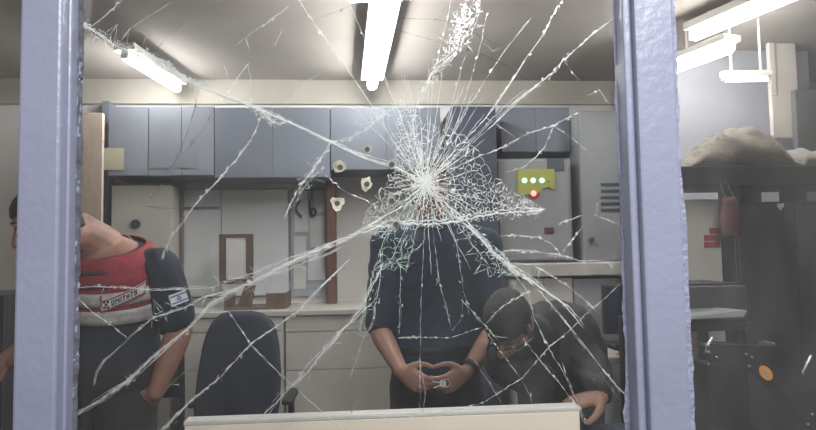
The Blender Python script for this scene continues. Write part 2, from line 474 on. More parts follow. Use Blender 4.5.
cupboard('wall_cabinet', 'darker blue-grey wall cabinet above the plain wall, left of the dark locker', 'cabinet', 330.5, 107, 441, 170, Yc, YB, 2, M['bluegrey'], M['bluegrey'])
cupboard('wall_cabinet', 'blue-grey wall cabinet above the control box with the yellow plate', 'cabinet', 501, 107, 570, 152, Yc, YB, 2, M['bluegrey'], M['bluegrey'])

def sheet(name, label, cat, px0, py0, px1, py1, Y, m, th=.003, group=None, tilt=0):
    x0, x1, z0, z1 = rect(px0, py0, px1, py1, Y)
    Mx = None
    if tilt:
        c = Vector(((x0 + x1) / 2, Y, (z0 + z1) / 2)); Mx = Matrix.Translation(c) @ Matrix.Rotation(R(tilt), 4, 'Y') @ Matrix.Translation(-c)
    mb = MB().box(x0, x1, Y - th, Y, z0, z1, 0, Mx)
    # a lifted lower corner gives the sheet some body
    o = mb.build(name, m)
    return tag(o, label, cat, group)
sheet('notice', 'yellowed paper notice on the cabinet beside the tan board', 'paper', 101, 148, 124, 170, Yc - .002, M['ypaper'])
sheet('notice', 'pale notice on the reflection-lightened cabinet, nearer the left post', 'paper', 150, 153, 168, 168, Yc - .002, M['bluegrey_l'])
sheet('notice', 'pale notice on the reflection-lightened cabinet, farther from the left post', 'paper', 177, 153, 196, 168, Yc - .002, M['bluegrey_l'])

zcap = rect(214.5, 107, 330, 178, Yc)[2] - .02
t = cupboard('filing_cabinet', 'low dark filing cabinet seen through the pane left of the left post', 'cabinet', -70, 296, 3, 430, 3.0, 3.5, 1, M['cabsteel'], M['cabsteel'], to_floor=True)
# tan board and blue upright at far left
x0, x1, z0, z1 = rect(78, 113, 102, 215, 3.7)
tag(MB().box(x0, x1, 3.7, 3.73, 0, z1, .003).build('tan_board', M['tanwood']), 'tall tan board standing beside the left post', 'board')
x0, x1, z0, z1 = rect(101, 105, 109, 225, 4.1)
struct(MB().box(x0, x1, 4.1, YB, 0, ZF, .003).build('trim_4', M['bluegrey']), 'blue-grey upright beside the tan board')

# beige steel cupboard with a round lock behind the person in red
t = cupboard('storage_cupboard', 'beige steel cupboard with a round lock behind the person in the red vest', 'cupboard', 110, 178, 171, 430, 3.95, 4.12, 1, M['beige'], M['beige'], to_floor=True, top=zcap - .005)
c = at(136, 224, 3.95)
MB().cyl(c, c + Vector((0, -.012, 0)), .028, 20).cyl(c + Vector((0, -.012, 0)), c + Vector((0, -.02, 0)), .016, 16).build('lock', M['darkblue'], t)
# timber upright
x0, x1, z0, z1 = rect(173, 180, 181, 300, 4.1)
struct(MB().box(x0, x1, 4.13, YB, 0, at(176, 178, 4.1).z, .003).build('trim_5', wood('pale_brown_wood', (.20, .15, .12), (.27, .21, .17))), 'pale brown timber upright left of the whiteboard')
# whiteboard in two leaves
x0, x1, z0, z1 = rect(182, 183, 288, 296, YB - .03)
z1 = min(z1, zcap - .02)
t = thing('whiteboard', 'large pale whiteboard on the back wall above the office chair', 'whiteboard', ((x0 + x1) / 2, YB, z0))
xm = at(221, 240, YB - .03).x
MB().box(x0, xm - .003, YB - .03, YB - .008, z0, z1, .003).build('leaf', M['board'], t)
MB().box(xm + .003, x1, YB - .03, YB - .008, z0, z1, .003).build('leaf', M['board'], t)
MB().box(x0 - .01, x1 + .01, YB - .008, YB, z0 - .01, z1 + .01).box(x0 - .01, x1 + .01, YB - .036, YB - .008, z1, z1 + .012).build('backing_frame', M['grey_lock'], t)
MB().box(x0, xm - .01, YB - .034, YB - .03, at(200, 210, YB).z, at(200, 207, YB).z).build('tray', M['grey_lock'], t)
# picture frame leaning on it
x0, x1, z0, z1 = rect(219, 234, 253, 284, 3.9)
t = thing('picture_frame', 'brown wooden picture frame around a white sheet', 'picture frame', ((x0 + x1) / 2, 3.92, z0))
fwid = .042
MB().box(x0, x0 + fwid, 3.9, 3.925, z0, z1, .003).box(x1 - fwid, x1, 3.9, 3.925, z0, z1, .003).box(x0 + fwid - .001, x1 - fwid + .001, 3.901, 3.924, z1 - .02, z1, .002).box(x0 + fwid - .001, x1 - fwid + .001, 3.901, 3.924, z0, z0 + .03, .002).build('frame', M['brown'], t)
MB().box(x0 + fwid - .004, x1 - fwid + .004, 3.908, 3.92, z0 + .02, z1 - .015).build('sheet', M['paper'], t)
# brown trays on the back counter
YCn = 3.62
zcn = at(240, 312, YCn).z
xa, xb = at(176, 312, YCn).x, at(398, 312, YCn).x
t = thing('letter_tray', 'brown wooden letter tray below the picture frame', 'tray', (at(252, 310, 3.75).x, 3.85, zcn))
x0, x1 = at(224, 300, 3.74).x, at(286, 300, 3.74).x
zt = at(250, 286, 3.74).z; zm = at(278, 293, 3.74).z
MB().box(x0, x1, 3.74, 4.02, zcn, zcn + .014, .003).box(at(266, 300, 3.74).x, x1, 3.74, 3.755, zcn + .01, zm, .003).box(x1 - .012, x1, 3.745, 4.02, zcn + .01, zm, .003).build('tray_base', M['brown'], t)
MB().prism([(at(236, 310, 3.74).x, 3.76, zcn + .012), (at(248, 310, 3.74).x, 3.76, zcn + .012), (at(252, 284, 3.74).x, 3.76, zt), (at(244, 284, 3.74).x, 3.76, zt)], (0, .12, 0)).build('divider', M['brown'], t)
MB().box(x0, x0 + .012, 3.745, 4.02, zcn + .01, zm, .003).build('side', M['brown'], t)
# base cabinets with drawers, worktop
def drawer_unit(label, px0, px1, rows, Yf):
    x0 = at(px0, 350, Yf).x; x1 = at(px1, 350, Yf).x
    t = thing('drawer_unit', label, 'drawer unit', ((x0 + x1) / 2, (Yf + YB) / 2, 0), 'drawer units along the back wall')
    MB().box(x0, x1, Yf + .02, YB - .04, .06, zcn - .03, .003).box(x0 + .02, x1 - .02, Yf + .06, YB - .05, 0, .062).build('body', M['beige'], t)
    zs = [zcn - .034] + [at((px0 + px1) / 2, r, Yf).z for r in rows] + [.07]
    for a, b in zip(zs, zs[1:]):
        d = MB().box(x0 + .004, x1 - .004, Yf, Yf + .02, b + .002, a - .002, .002).build('drawer', M['beige'], t)
    return t
drawer_unit('beige drawer unit behind the navy office chair', 178, 284, (332, 370), YCn + .02)
drawer_unit('beige drawer unit between the office chair and the person with clasped hands', 285, 395, (331, 369), YCn + .02)
tag(MB().box(xa, xb, YCn, YB, zcn - .03, zcn, .004).build('worktop', M['worktop']), 'pale worktop over the drawer units left of the person in navy', 'worktop')

# pin board with papers, hanging key loop and coil
YPb = YB - .02
x0, x1, z0, z1 = rect(291, 181, 326, 296, YPb)
z1 = min(z1, zcap - .01)
t = thing('pin_board', 'grey pin board right of the whiteboard', 'pin board', ((x0 + x1) / 2, YB, z0))
MB().box(x0, x1, YPb, YB, z0, z1).build('felt', M['pin'], t)
MB().box(x0, x1, YPb - .006, YPb, z1 - .016, z1, .002).build('top_rail', M['grey_lock'], t)
k = 0
for (a, b, c_, d_, lab) in ((294, 191, 308, 232, 'tall grey-white sheet near the coil on the pin board'), (314, 191, 325, 212, 'narrow sheet at the top of the pin board beside the hanging cord'), (294, 236, 306, 262, 'square sheet below the tall sheet on the pin board'), (310, 216, 325, 247, 'white sheet below the hanging cord on the pin board'), (308, 251, 325, 280, 'lowest white sheet beside the red-brown upright'), (294, 266, 306, 289, 'lowest sheet on the pin board nearest the whiteboard')):
    sheet('pinned_sheet', lab, 'paper', a, b, c_, d_, YPb - .001, M['paper'] if k % 2 else M['board'], .002, 'sheets on the pin board', (k % 3 - 1) * 1.5); k += 1
pts = [at(311 + 1.5 * math.sin(i * .9), 184.5 + i * 4.0, YPb - .02) for i in range(9)]
t = thing('hanging_cord', 'dark cord with a ring hanging on the pin board', 'cord', at(312, 216, YPb - .02))
MB().tube(pts, .006, 8).build('cord', M['black'], t, smooth=True)
c = at(313, 212, YPb - .02); MB().tube([c + Vector((.02 * math.cos(a * .6), 0, .024 * math.sin(a * .6))) for a in range(11)], .006, 8).build('ring', M['black'], t, smooth=True)
pts = [at(300 - 5 * math.sin(i * .42) + i * .3, 201 + i * 2.2, YPb - .02) for i in range(8)]
tag(MB().tube(pts, .008, 8).build('cable_coil', M['darkblue'], smooth=True), 'short dark curl of cable on the tall pinned sheet', 'cable')
# red-brown upright
x0, x1, z0, z1 = rect(326.5, 180, 336, 286, 4.05)
struct(MB().box(x0, x1, 4.05, YB, zcn, at(330, 180, 4.05).z, .003).build('trim_6', M['redwood']), 'red-brown timber upright right of the pin board')

# tall dark locker behind the person in navy
t = cupboard('tall_locker', 'tall dark blue locker behind the shoulder of the person in navy', 'locker', 455, 106, 500, 430, 3.6, YB - .05, 1, M['darkblue'], M['darkblue'], to_floor=True, handle=(.5,))
# control box with yellow plate
x0, x1, z0, z1 = rect(497, 158, 573, 262, 3.7)
t = thing('control_box', 'grey wall control box with a yellow plate of lit lamps', 'control box', ((x0 + x1) / 2, 3.9, z0))
MB().box(x0, x1, 3.72, YB, z0, z1, .006).build('body', M['grey_cab'], t)
d = MB().box(x0 + .012, x1 - .02, 3.7, 3.722, z0 + .012, z1 - .012, .006).build('door', M['grey_cab'], t)
q = rect(547, 158.5, 564, 171, 3.7); MB().box(q[0], q[1], 3.694, 3.7, q[2], q[3], .001).build('label_plate', M['darkblue'], d)
q = rect(544.5, 227.5, 553, 233, 3.7); MB().box(q[0], q[1], 3.692, 3.7, q[2], q[3], .001).build('red_switch', M['bag'], d)
P_ = lambda x, y, Y=3.69: at(x, y, Y)
MB().prism([P_(517.5, 169), P_(554.5, 169), P_(555, 190), P_(553, 190), P_(549, 187), P_(543, 188), P_(538, 193), P_(525, 195), P_(517.5, 194)], (0, .01, 0)).build('indicator_plate', M['yellow'], t)
ip = t.children[-1] if t.children else None
ip = [c for c in t.children if c.name.startswith('indicator_plate')][0]
for px in (524.5, 533.2, 542):
    c = P_(px, 180.5); MB().ell(c, (1, 0, 0), (0, 1, 0), (0, 0, 1), .0165, .010, .0165, 14, 8).build('green_lamp', M['green_led'], ip, smooth=True)
c = P_(549, 181); MB().ell(c, (1, 0, 0), (0, 1, 0), (0, 0, 1), .008, .006, .01, 10, 6).build('amber_lamp', M['orange2'], ip, smooth=True)
c = P_(533.6, 193.5); MB().ell(c, (1, 0, 0), (0, 1, 0), (0, 0, 1), .017, .012, .017, 14, 8).build('red_lamp', M['red_led'], ip, smooth=True)
c = P_(533.6, 193.5, 3.698); MB().cyl(c, c + Vector((0, -.004, 0)), .036, 20).build('red_lens_ring', M['red'], ip)
# grey locker with vents
t = cupboard('vented_locker', 'grey locker with vent slots next to the right post', 'locker', 581, 110, 640, 263, 3.72, YB, 1, M['grey_lock'], M['grey_lock'], bottom=rect(514, 263, 640, 276, 3.45)[3] + .001)
for i in range(5):
    q = rect(601, 183 + i * 6.4, 622, 185.5 + i * 6.4, 3.72)
    MB().box(q[0], q[1], 3.712, 3.722, q[2], q[3], .001).build('vent_slot', M['darkblue'], t)
c = at(591, 240, 3.72); MB().cyl(c, c + Vector((0, -.02, 0)), .016, 14).build('knob', M['darkblue'], t)
# right hand counter
YK = 3.45
q = rect(514, 263, 640, 276, YK)
tag(MB().box(q[0], q[1], YK, YB, q[2], q[3], .006).build('counter_slab', M['worktop']), 'pale counter slab under the control box and the vented locker', 'counter')
zk = q[2]
t = cupboard('base_cabinet', 'beige base cabinet under the pale counter, above the bent figure', 'cabinet', 517, 278, 575, 430, YK + .05, YB - .05, 2, M['beige'], M['beige'], bottom=0)
def fit_top(tt, z): pass
t = cupboard('base_cabinet', 'grey base cabinet under the counter, beside the dark screen', 'cabinet', 576, 278, 640, 430, YK + .05, YB - .05, 1, M['grey_cab'], M['grey_cab'], bottom=0)
# dark screen on a low table
Ys = 3.02
q = rect(604, 285, 632, 334, Ys)
t = thing('monitor', 'dark blue monitor close to the right post', 'monitor', ((q[0] + q[1]) / 2, Ys + .05, q[2] - .05))
MB().box(q[0], q[1] + .12, Ys, Ys + .035, q[2], q[3], .006).build('case', M['black'], t)
MB().box(q[0] + .012, q[1] + .108, Ys - .003, Ys, q[2] + .014, q[3] - .012).build('screen', M['screen'], t)
xm = (q[0] + q[1] + .12) / 2
MB().box(xm - .03, xm + .03, Ys + .01, Ys + .04, q[2] - .05, q[2] + .03, .004).box(xm - .10, xm + .10, Ys - .05, Ys + .12, q[2] - .06, q[2] - .047, .004).build('stand', M['black'], t)
ztab = q[2] - .06
xt0, xt1 = at(602, 340, Ys - .3).x, 1.28
t = thing('side_table', 'pale side table carrying the dark monitor', 'table', ((xt0 + xt1) / 2, Ys, 0))
MB().box(xt0, xt1, Ys - .3, Ys + .35, ztab - .03, ztab, .004).build('tabletop', M['worktop'], t)
for a in (xt0 + .03, xt1 - .03):
    for b in (Ys - .27, Ys + .32):
        MB().box(a - .02, a + .02, b - .02, b + .02, 0, ztab - .028, .003).build('leg', M['grey_lock'], t)
# orange cloth pouch on the table
c = at(627, 354, Ys - .22)
t = thing('orange_pouch', 'small orange-brown pouch near the right post', 'pouch', (c.x, c.y, ztab))
hh = (at(627, 344, Ys - .22).z - ztab)
mb = MB()
rings = []
for i in range(9):
    f = i / 8 + .004; r_ = .045 * (1.05 - .75 * f ** 1.5); z = ztab + hh * f
    rings.append([Vector((c.x + .02 * math.sin(f * 3) + r_ * 1.2 * math.cos(a_ * .5236) * (1 + .08 * math.sin(a_ * 2.1)), c.y + r_ * math.sin(a_ * .5236), z)) for a_ in range(12)])
mb.loft(rings).build('pouch', M['orange2'], t, smooth=True)
MB().tube([at(606, 345, Ys - .25), at(613, 348, Ys - .25), at(620, 350, Ys - .25)], .007, 8).build('stick', M['black'], t, smooth=True)

# ------------------------------------------------------------------ office chair
def office_chair(label, pxl, pxr, pyt, Y, group=None):
    cx = (at(pxl, 370, Y).x + at(pxr, 370, Y).x) / 2
    hw = (at(pxr, 370, Y).x - at(pxl, 370, Y).x) / 2
    zt = at((pxl + pxr) / 2, pyt, Y).z
    t = thing('office_chair', label, 'office chair', (cx, Y + .1, 0), group)
    z0 = .58
    rings = []
    n = 26
    for (yy, sc) in ((0, .90), (.012, .98), (.04, 1.0), (.068, .97), (.08, .88)):
        ring = []
        for i in range(n):
            a = 2 * math.pi * i / n
            ex = .55
            u = math.copysign(abs(math.cos(a)) ** ex, math.cos(a)); v = math.copysign(abs(math.sin(a)) ** ex, math.sin(a))
            wd = hw * (1.0 - (.07 * max(0, v) if u > 0 else .33 * (v + 1) / 2))
            x = u * wd * sc; z = v * (zt - z0) / 2 * (sc if sc > .9 else sc)
            ring.append(Vector((cx + x, Y + yy + .03 * (u * u) * -1 - .05 * v * -1 * .6, (zt + z0) / 2 + z)))
        rings.append(ring)
    MB().loft(rings).build('backrest', M['chairfab'], t, smooth=True)
    # seat on the far side: the chair faces the back wall
    rings = []
    for (zz, sc) in ((.42, .88), (.435, .98), (.46, 1.0), (.485, .97), (.497, .86)):
        rings.append([Vector((cx + math.copysign(abs(math.cos(2 * math.pi * i / n)) ** .6, math.cos(2 * math.pi * i / n)) * .235 * sc, Y + .32 + math.copysign(abs(math.sin(2 * math.pi * i / n)) ** .6, math.sin(2 * math.pi * i / n)) * .23 * sc, zz)) for i in range(n)])
    MB().loft(rings).build('seat', M['chairfab'], t, smooth=True)
    MB().tube([(cx, Y + .02, .75), (cx, Y - .005, .60), (cx, Y + .05, .45), (cx, Y + .2, .41)], [.03, .03, .028, .026], 10, ((0, 1, 0), .6)).build('back_support', M['black'], t, smooth=True)
    MB().cyl((cx, Y + .32, .1), (cx, Y + .32, .42), .026).build('column', M['black'], t, smooth=True)
    for s in (-1, 1):
        ar = MB().tube([(cx + s * .20, Y + .3, .43), (cx + s * .215, Y + .3, .46), (cx + s * .225, Y + .29, .6), (cx + s * .225, Y + .27, .685)], [.016, .018, .016, .016], 8).build('armrest', M['black'], t, smooth=True)
        MB().box(cx + s * .225 - .03, cx + s * .225 + .03, Y + .12, Y + .40, .685, .715, .012).build('arm_pad', M['black'], ar)
    base = MB()
    for i in range(5):
        a = 2 * math.pi * (i + .3) / 5
        p = Vector((cx + .28 * math.cos(a), Y + .32 + .28 * math.sin(a), .075))
        MB().tube([(cx, Y + .32, .10), p], [.03, .018], 8).build('base_arm', M['black'], t, smooth=True)
        cs = MB().cyl(p + Vector((-.012, 0, -.045)), p + Vector((.012, 0, -.045)), .03, 14).cyl(p + Vector((0, 0, -.03)), p, .008, 8)
        cs.build('caster', M['black'], t)
    return t
office_chair('dark navy office chair with a tall rounded back, in front of the beige drawers', 190, 281, 312, 3.0)

# black stool-like chair frame beside the red vested person's elbow
Yf = 2.75
c = at(178, 392, Yf)
t = thing('folding_chair', 'black folding chair frame behind the elbow of the person in the red vest', 'chair', (c.x - .12, Yf + .15, 0))
xr_ = at(181, 360, Yf).x; xl_ = xr_ - .42
zt = at(181, 335, Yf).z
for xx in (xl_, xr_):
    MB().tube([(xx, Yf, zt), (xx, Yf + .02, .8), (xx, Yf - .02, .45), (xx, Yf - .12, .012)], .013, 8).build('back_leg', M['blackmetal'], t, smooth=True)
    MB().tube([(xx, Yf - .01, .47), (xx, Yf + .35, .44), (xx, Yf + .40, .012)], .013, 8).build('front_leg', M['blackmetal'], t, smooth=True)
zr = at(170, 389, Yf).z
MB().box(xl_, xr_, Yf - .012, Yf + .012, zr - .035, zr + .02, .006).build('backrest', M['blackmetal'], t)
MB().tube([(xl_, Yf, zt), (xl_ + .1, Yf, zt + .02), (xr_ - .1, Yf, zt + .02), (xr_, Yf, zt)], .013, 8).build('top_rail', M['blackmetal'], t, smooth=True)
MB().box(xl_ + .005, xr_ - .005, Yf + .0, Yf + .38, .455, .48, .01).build('seat', M['black'], t)

# ------------------------------------------------------------------ people
def unit(v): return Vector(v).normalized()
def spine_pts(p, m, nb, k=9):
    p, m, nb = Vector(p), Vector(m), Vector(nb)
    c = m * 2 - (p + nb) / 2
    return [(p * (1 - t) ** 2 + c * 2 * t * (1 - t) + nb * t * t) for t in [i / (k - 1) for i in range(k)]]
TORSO = [(0, .125, .10), (.06, .165, .118), (.16, .175, .122), (.34, .152, .108), (.5, .155, .112), (.66, .172, .122), (.8, .182, .122), (.90, .168, .108), (.96, .125, .085), (1.0, .068, .062)]
class Torso:
    def __init__(s, p, m, nb, lat, scale=1.0):
        s.p, s.m, s.nb = Vector(p), Vector(m), Vector(nb); s.lat = unit(lat); s.k = scale
        s.c = s.m * 2 - (s.p + s.nb) / 2
    def centre(s, t): return s.p * (1 - t) ** 2 + s.c * 2 * t * (1 - t) + s.nb * t * t
    def frame(s, t):
        tg = ((s.c - s.p) * (1 - t) + (s.nb - s.c) * t).normalized()
        l = (s.lat - tg * s.lat.dot(tg)).normalized()
        f = tg.cross(l) * -1      # forward
        return l, f, tg
    def size(s, t):
        R_ = TORSO
        for (a, b) in zip(R_, R_[1:]):
            if t <= b[0] or b is R_[-1]:
                k = (t - a[0]) / (b[0] - a[0]); k = max(0, min(1, k)); k = k * k * (3 - 2 * k) * .4 + k * .6
                return (a[1] + (b[1] - a[1]) * k) * s.k, (a[2] + (b[2] - a[2]) * k) * s.k
    def pt(s, t, ang, off=0.0):
        """ang 0 = front, 90 = the person's left"""
        l, f, u = s.frame(t); hw, hd = s.size(t)
        ca, sa = math.cos(ang), math.sin(ang)
        ex = .86
        ca_ = math.copysign(abs(ca) ** ex, ca); sa_ = math.copysign(abs(sa) ** ex, sa)
        return s.centre(t) + l * (hw + off) * sa_ + f * (hd + off) * ca_
    def solid(s, mb, t0, t1, off, n=28, k=16):
        mb.loft([[s.pt(t0 + (t1 - t0) * i / k, 2 * math.pi * j / n, off) for j in range(n)] for i in range(k + 1)])
    def patch(s, mb, t0, t1, a0, a1, off, th, nt=6, na=14, slope=0.0):
        """thin solid sheet following the torso"""
        def g(o): return [[s.pt(t0 + (t1 - t0) * i / nt + slope * (j / na - .5), R(a0 + (a1 - a0) * j / na), o) for j in range(na + 1)] for i in range(nt + 1)]
        A, B = g(off), g(off + th)
        va = [[mb.bm.verts.new(p) for p in r] for r in A]; vb = [[mb.bm.verts.new(p) for p in r] for r in B]
        for i in range(nt):
            for j in range(na):
                mb.bm.faces.new((va[i][j], va[i][j + 1], va[i + 1][j + 1], va[i + 1][j]))
                mb.bm.faces.new((vb[i][j], vb[i + 1][j], vb[i + 1][j + 1], vb[i][j + 1]))
        for i in range(nt):
            for j in (0, na):
                mb.bm.faces.new((va[i][j], va[i + 1][j], vb[i + 1][j], vb[i][j]))
        for j in range(na):
            for i in (0, nt):
                mb.bm.faces.new((va[i][j], vb[i][j], vb[i][j + 1], va[i][j + 1]))

def limb_pts(a, b, c, n=6):
    a, b, c = Vector(a), Vector(b), Vector(c)
    return [a.lerp(b, i / n) for i in range(n)] + [b.lerp(c, i / n) for i in range(n + 1)]
def arm_r(n=6, k=1.0):
    up = [.056, .054, .052, .050, .047, .044]; fo = [.042, .043, .042, .039, .035, .031, .028]
    return [x * k for x in up + fo]
def leg_r(k=1.0):
    return [x * k for x in [.088, .086, .082, .076, .069, .062, .057, .058, .057, .052, .046, .041, .038]]

def hand(mb, wrist, d, n, thumb_side, curls, spread=.14, k=1.0):
    """palm, four fingers of unequal length, thumb. d finger direction, n the way the palm faces, thumb_side +-1"""
    d = unit(d); n = Vector(n); n = (n - d * n.dot(d)).normalized(); s = d.cross(n).normalized() * thumb_side
    w_ = Vector(wrist)
    L = .088 * k
    rings = []
    for f, hw, th in ((-.12, .024, .021), (.0, .027, .020), (.25, .035, .018), (.55, .041, .0165), (.85, .042, .015), (1.0, .039, .0125)):
        c = w_ + d * L * f
        rings.append([c + s * hw * k * math.cos(a) + n * th * k * math.sin(a) for a in [2 * math.pi * i / 14 for i in range(14)]])
    mb.loft(rings)
    for i, (off, ln) in enumerate(((.030, .070), (.0105, .078), (-.0095, .072), (-.029, .056))):
        base = w_ + d * L * (.92 if i != 3 else .84) + s * off * k
        dd = (d + s * spread * (1.2 - i * .8) * .5).normalized()
        pts = [base - dd * .012, base]; ang = 0
        for seg, c in zip((.44, .31, .25), curls[i]):
            ang += c
            v = dd * math.cos(R(ang)) + n * math.sin(R(ang))
            p0 = pts[-1]; q = p0 + v * ln * k * seg
            pts.append(p0.lerp(q, .5)); pts.append(q)
        mb.tube(pts, [x * k for x in (.0102, .0100, .0094, .0092, .0088, .0084, .0078, .0070)], 8)
    tb = w_ + d * L * .22 + s * .024 * k + n * .004
    t1 = tb + (d * .55 + s * .75 + n * .25).normalized() * .040 * k
    t2 = t1 + (d * .85 + s * .28 + n * .42).normalized() * .032 * k
    t3 = t2 + (d * .9 - s * .05 + n * .42).normalized() * .024 * k
    mb.tube([tb, tb.lerp(t1, .5), t1, t2, t3], [x * k for x in (.016, .0155, .0125, .0108, .0088)], 8)

def head_solid(mb, c, f, u, k=1.0):
    """c = centre of the head, f = facing, u = crown direction"""
    f = unit(f); u = Vector(u); u = (u - f * u.dot(f)).normalized(); l = u.cross(f)
    c = Vector(c)
    prof = [(-.118, .022, .020, .055), (-.112, .034, .034, .048), (-.095, .047, .055, .030), (-.07, .057, .072, .012), (-.04, .066, .084, .002), (-.01, .072, .091, -.003), (.02, .076, .095, -.006), (.05, .076, .095, -.008), (.08, .067, .083, -.009), (.10, .052, .064, -.010), (.113, .030, .038, -.010), (.118, .010, .012, -.010)]
    mb.loft([[c + u * z * k + l * hw * k * math.cos(a) + f * (hd * math.sin(a) + fo) * k for a in [2 * math.pi * i / 20 for i in range(20)]] for z, hw, hd, fo in prof])
    # nose, brow, lips, chin, ears
    mb.tube([c + (f * .088 + u * .018) * k, c + (f * .100 - u * .005) * k, c + (f * .109 - u * .026) * k], [.008 * k, .010 * k, .0135 * k], 8)
    for s in (-1, 1):
        mb.ell(c + (f * .095 - u * .032 + l * s * .011) * k, l, f, u, .008 * k, .010 * k, .007 * k, 8, 6)
        mb.ell(c + (f * .078 + u * .030 + l * s * .030) * k, l, f, u, .026 * k, .012 * k, .007 * k, 10, 6)
        mb.ell(c + (-f * .004 - u * .005 + l * s * .076) * k, l, f, u, .010 * k, .018 * k, .031 * k, 10, 8)
    mb.ell(c + (f * .082 - u * .058) * k, l, f, u, .024 * k, .013 * k, .010 * k, 10, 6)
    mb.ell(c + (f * .074 - u * .098) * k, l, f, u, .020 * k, .016 * k, .015 * k, 10, 6)
    return l
def face_details(parent, c, f, u, k=1.0):
    f = unit(f); u = Vector(u); u = (u - f * u.dot(f)).normalized(); l = u.cross(f); c = Vector(c)
    for s in (-1, 1):
        e = c + (f * .079 + u * .006 + l * s * .031) * k
        eo = MB().ell(e, l, f, u, .0135 * k, .009 * k, .0075 * k, 12, 8).build('eye', M['eyew'], parent, smooth=True)
        MB().ell(e + f * .007 * k, l, f, u, .0055 * k, .003 * k, .0055 * k, 10, 6).build('iris', M['iris'], eo, smooth=True)
        MB().tube([c + (f * .084 + u * .034 + l * s * .013) * k, c + (f * .086 + u * .040 + l * s * .030) * k, c + (f * .072 + u * .034 + l * s * .050) * k], [.004, .005, .003], 6).build('eyebrow', M['hair'], parent, smooth=True)
    MB().tube([c + (f * .084 - u * .058 - l * .022) * k, c + (f * .094 - u * .057) * k, c + (f * .084 - u * .058 + l * .022) * k], [.003, .0055, .003], 6).build('lips', M['lip'], parent, smooth=True)
def hair_cap(parent, c, f, u, m, k=1.0, low=-.05, name='hair'):
    f = unit(f); u = Vector(u); u = (u - f * u.dot(f)).normalized(); l = u.cross(f); c = Vector(c)
    prof = [(.118, .018, .022, -.010), (.110, .042, .052, -.011), (.098, .060, .074, -.012), (.08, .074, .091, -.012), (.05, .083, .102, -.012)]
    rings = [[c + u * (z + .010) * k + l * hw * k * math.cos(a) + f * (hd * math.sin(a) + fo) * k for a in [2 * math.pi * i / 28 for i in range(28)]] for z, hw, hd, fo in prof]
    # lower rim: hairline high at the forehead, low at the nape
    for fr in (.34, .67, 1.0):
        ring = []
        for i in range(28):
            a = 2 * math.pi * i / 28
            fwd = math.sin(a)
            rim = .052 if fwd > .55 else (low if fwd < .0 else low + (.052 - low) * (fwd / .55) ** 1.2)
            z = .058 + (rim - .058) * fr
            ring.append(c + u * z * k + l * .0815 * (1 - .06 * fr) * k * math.cos(a) + f * ((.1005 * (1 - .05 * fr)) * fwd - .010) * k)
        rings.append(ring)
    mb = MB(); mb.loft(rings)
    return mb.build(name, m, parent, smooth=True, remesh=.006, wrinkle=.002, sm_iter=2)

def shoe(parent, ankle, d):
    d = unit((d[0], d[1], 0)); s = Vector((-d.y, d.x, 0)); a = Vector((ankle[0], ankle[1], 0))
    rings = []
    for f, hw, h in ((-.075, .024, .055), (-.06, .034, .085), (0, .038, .10), (.06, .042, .075), (.13, .046, .052), (.17, .036, .04), (.19, .02, .028)):
        c = a + d * f
        rings.append([c + s * hw * math.cos(t) + Vector((0, 0, max(.002, h / 2 + h / 2 * math.sin(t)))) for t in [2 * math.pi * i / 14 for i in range(14)]])
    MB().loft(rings).build('shoe', M['shoe'], parent, smooth=True)

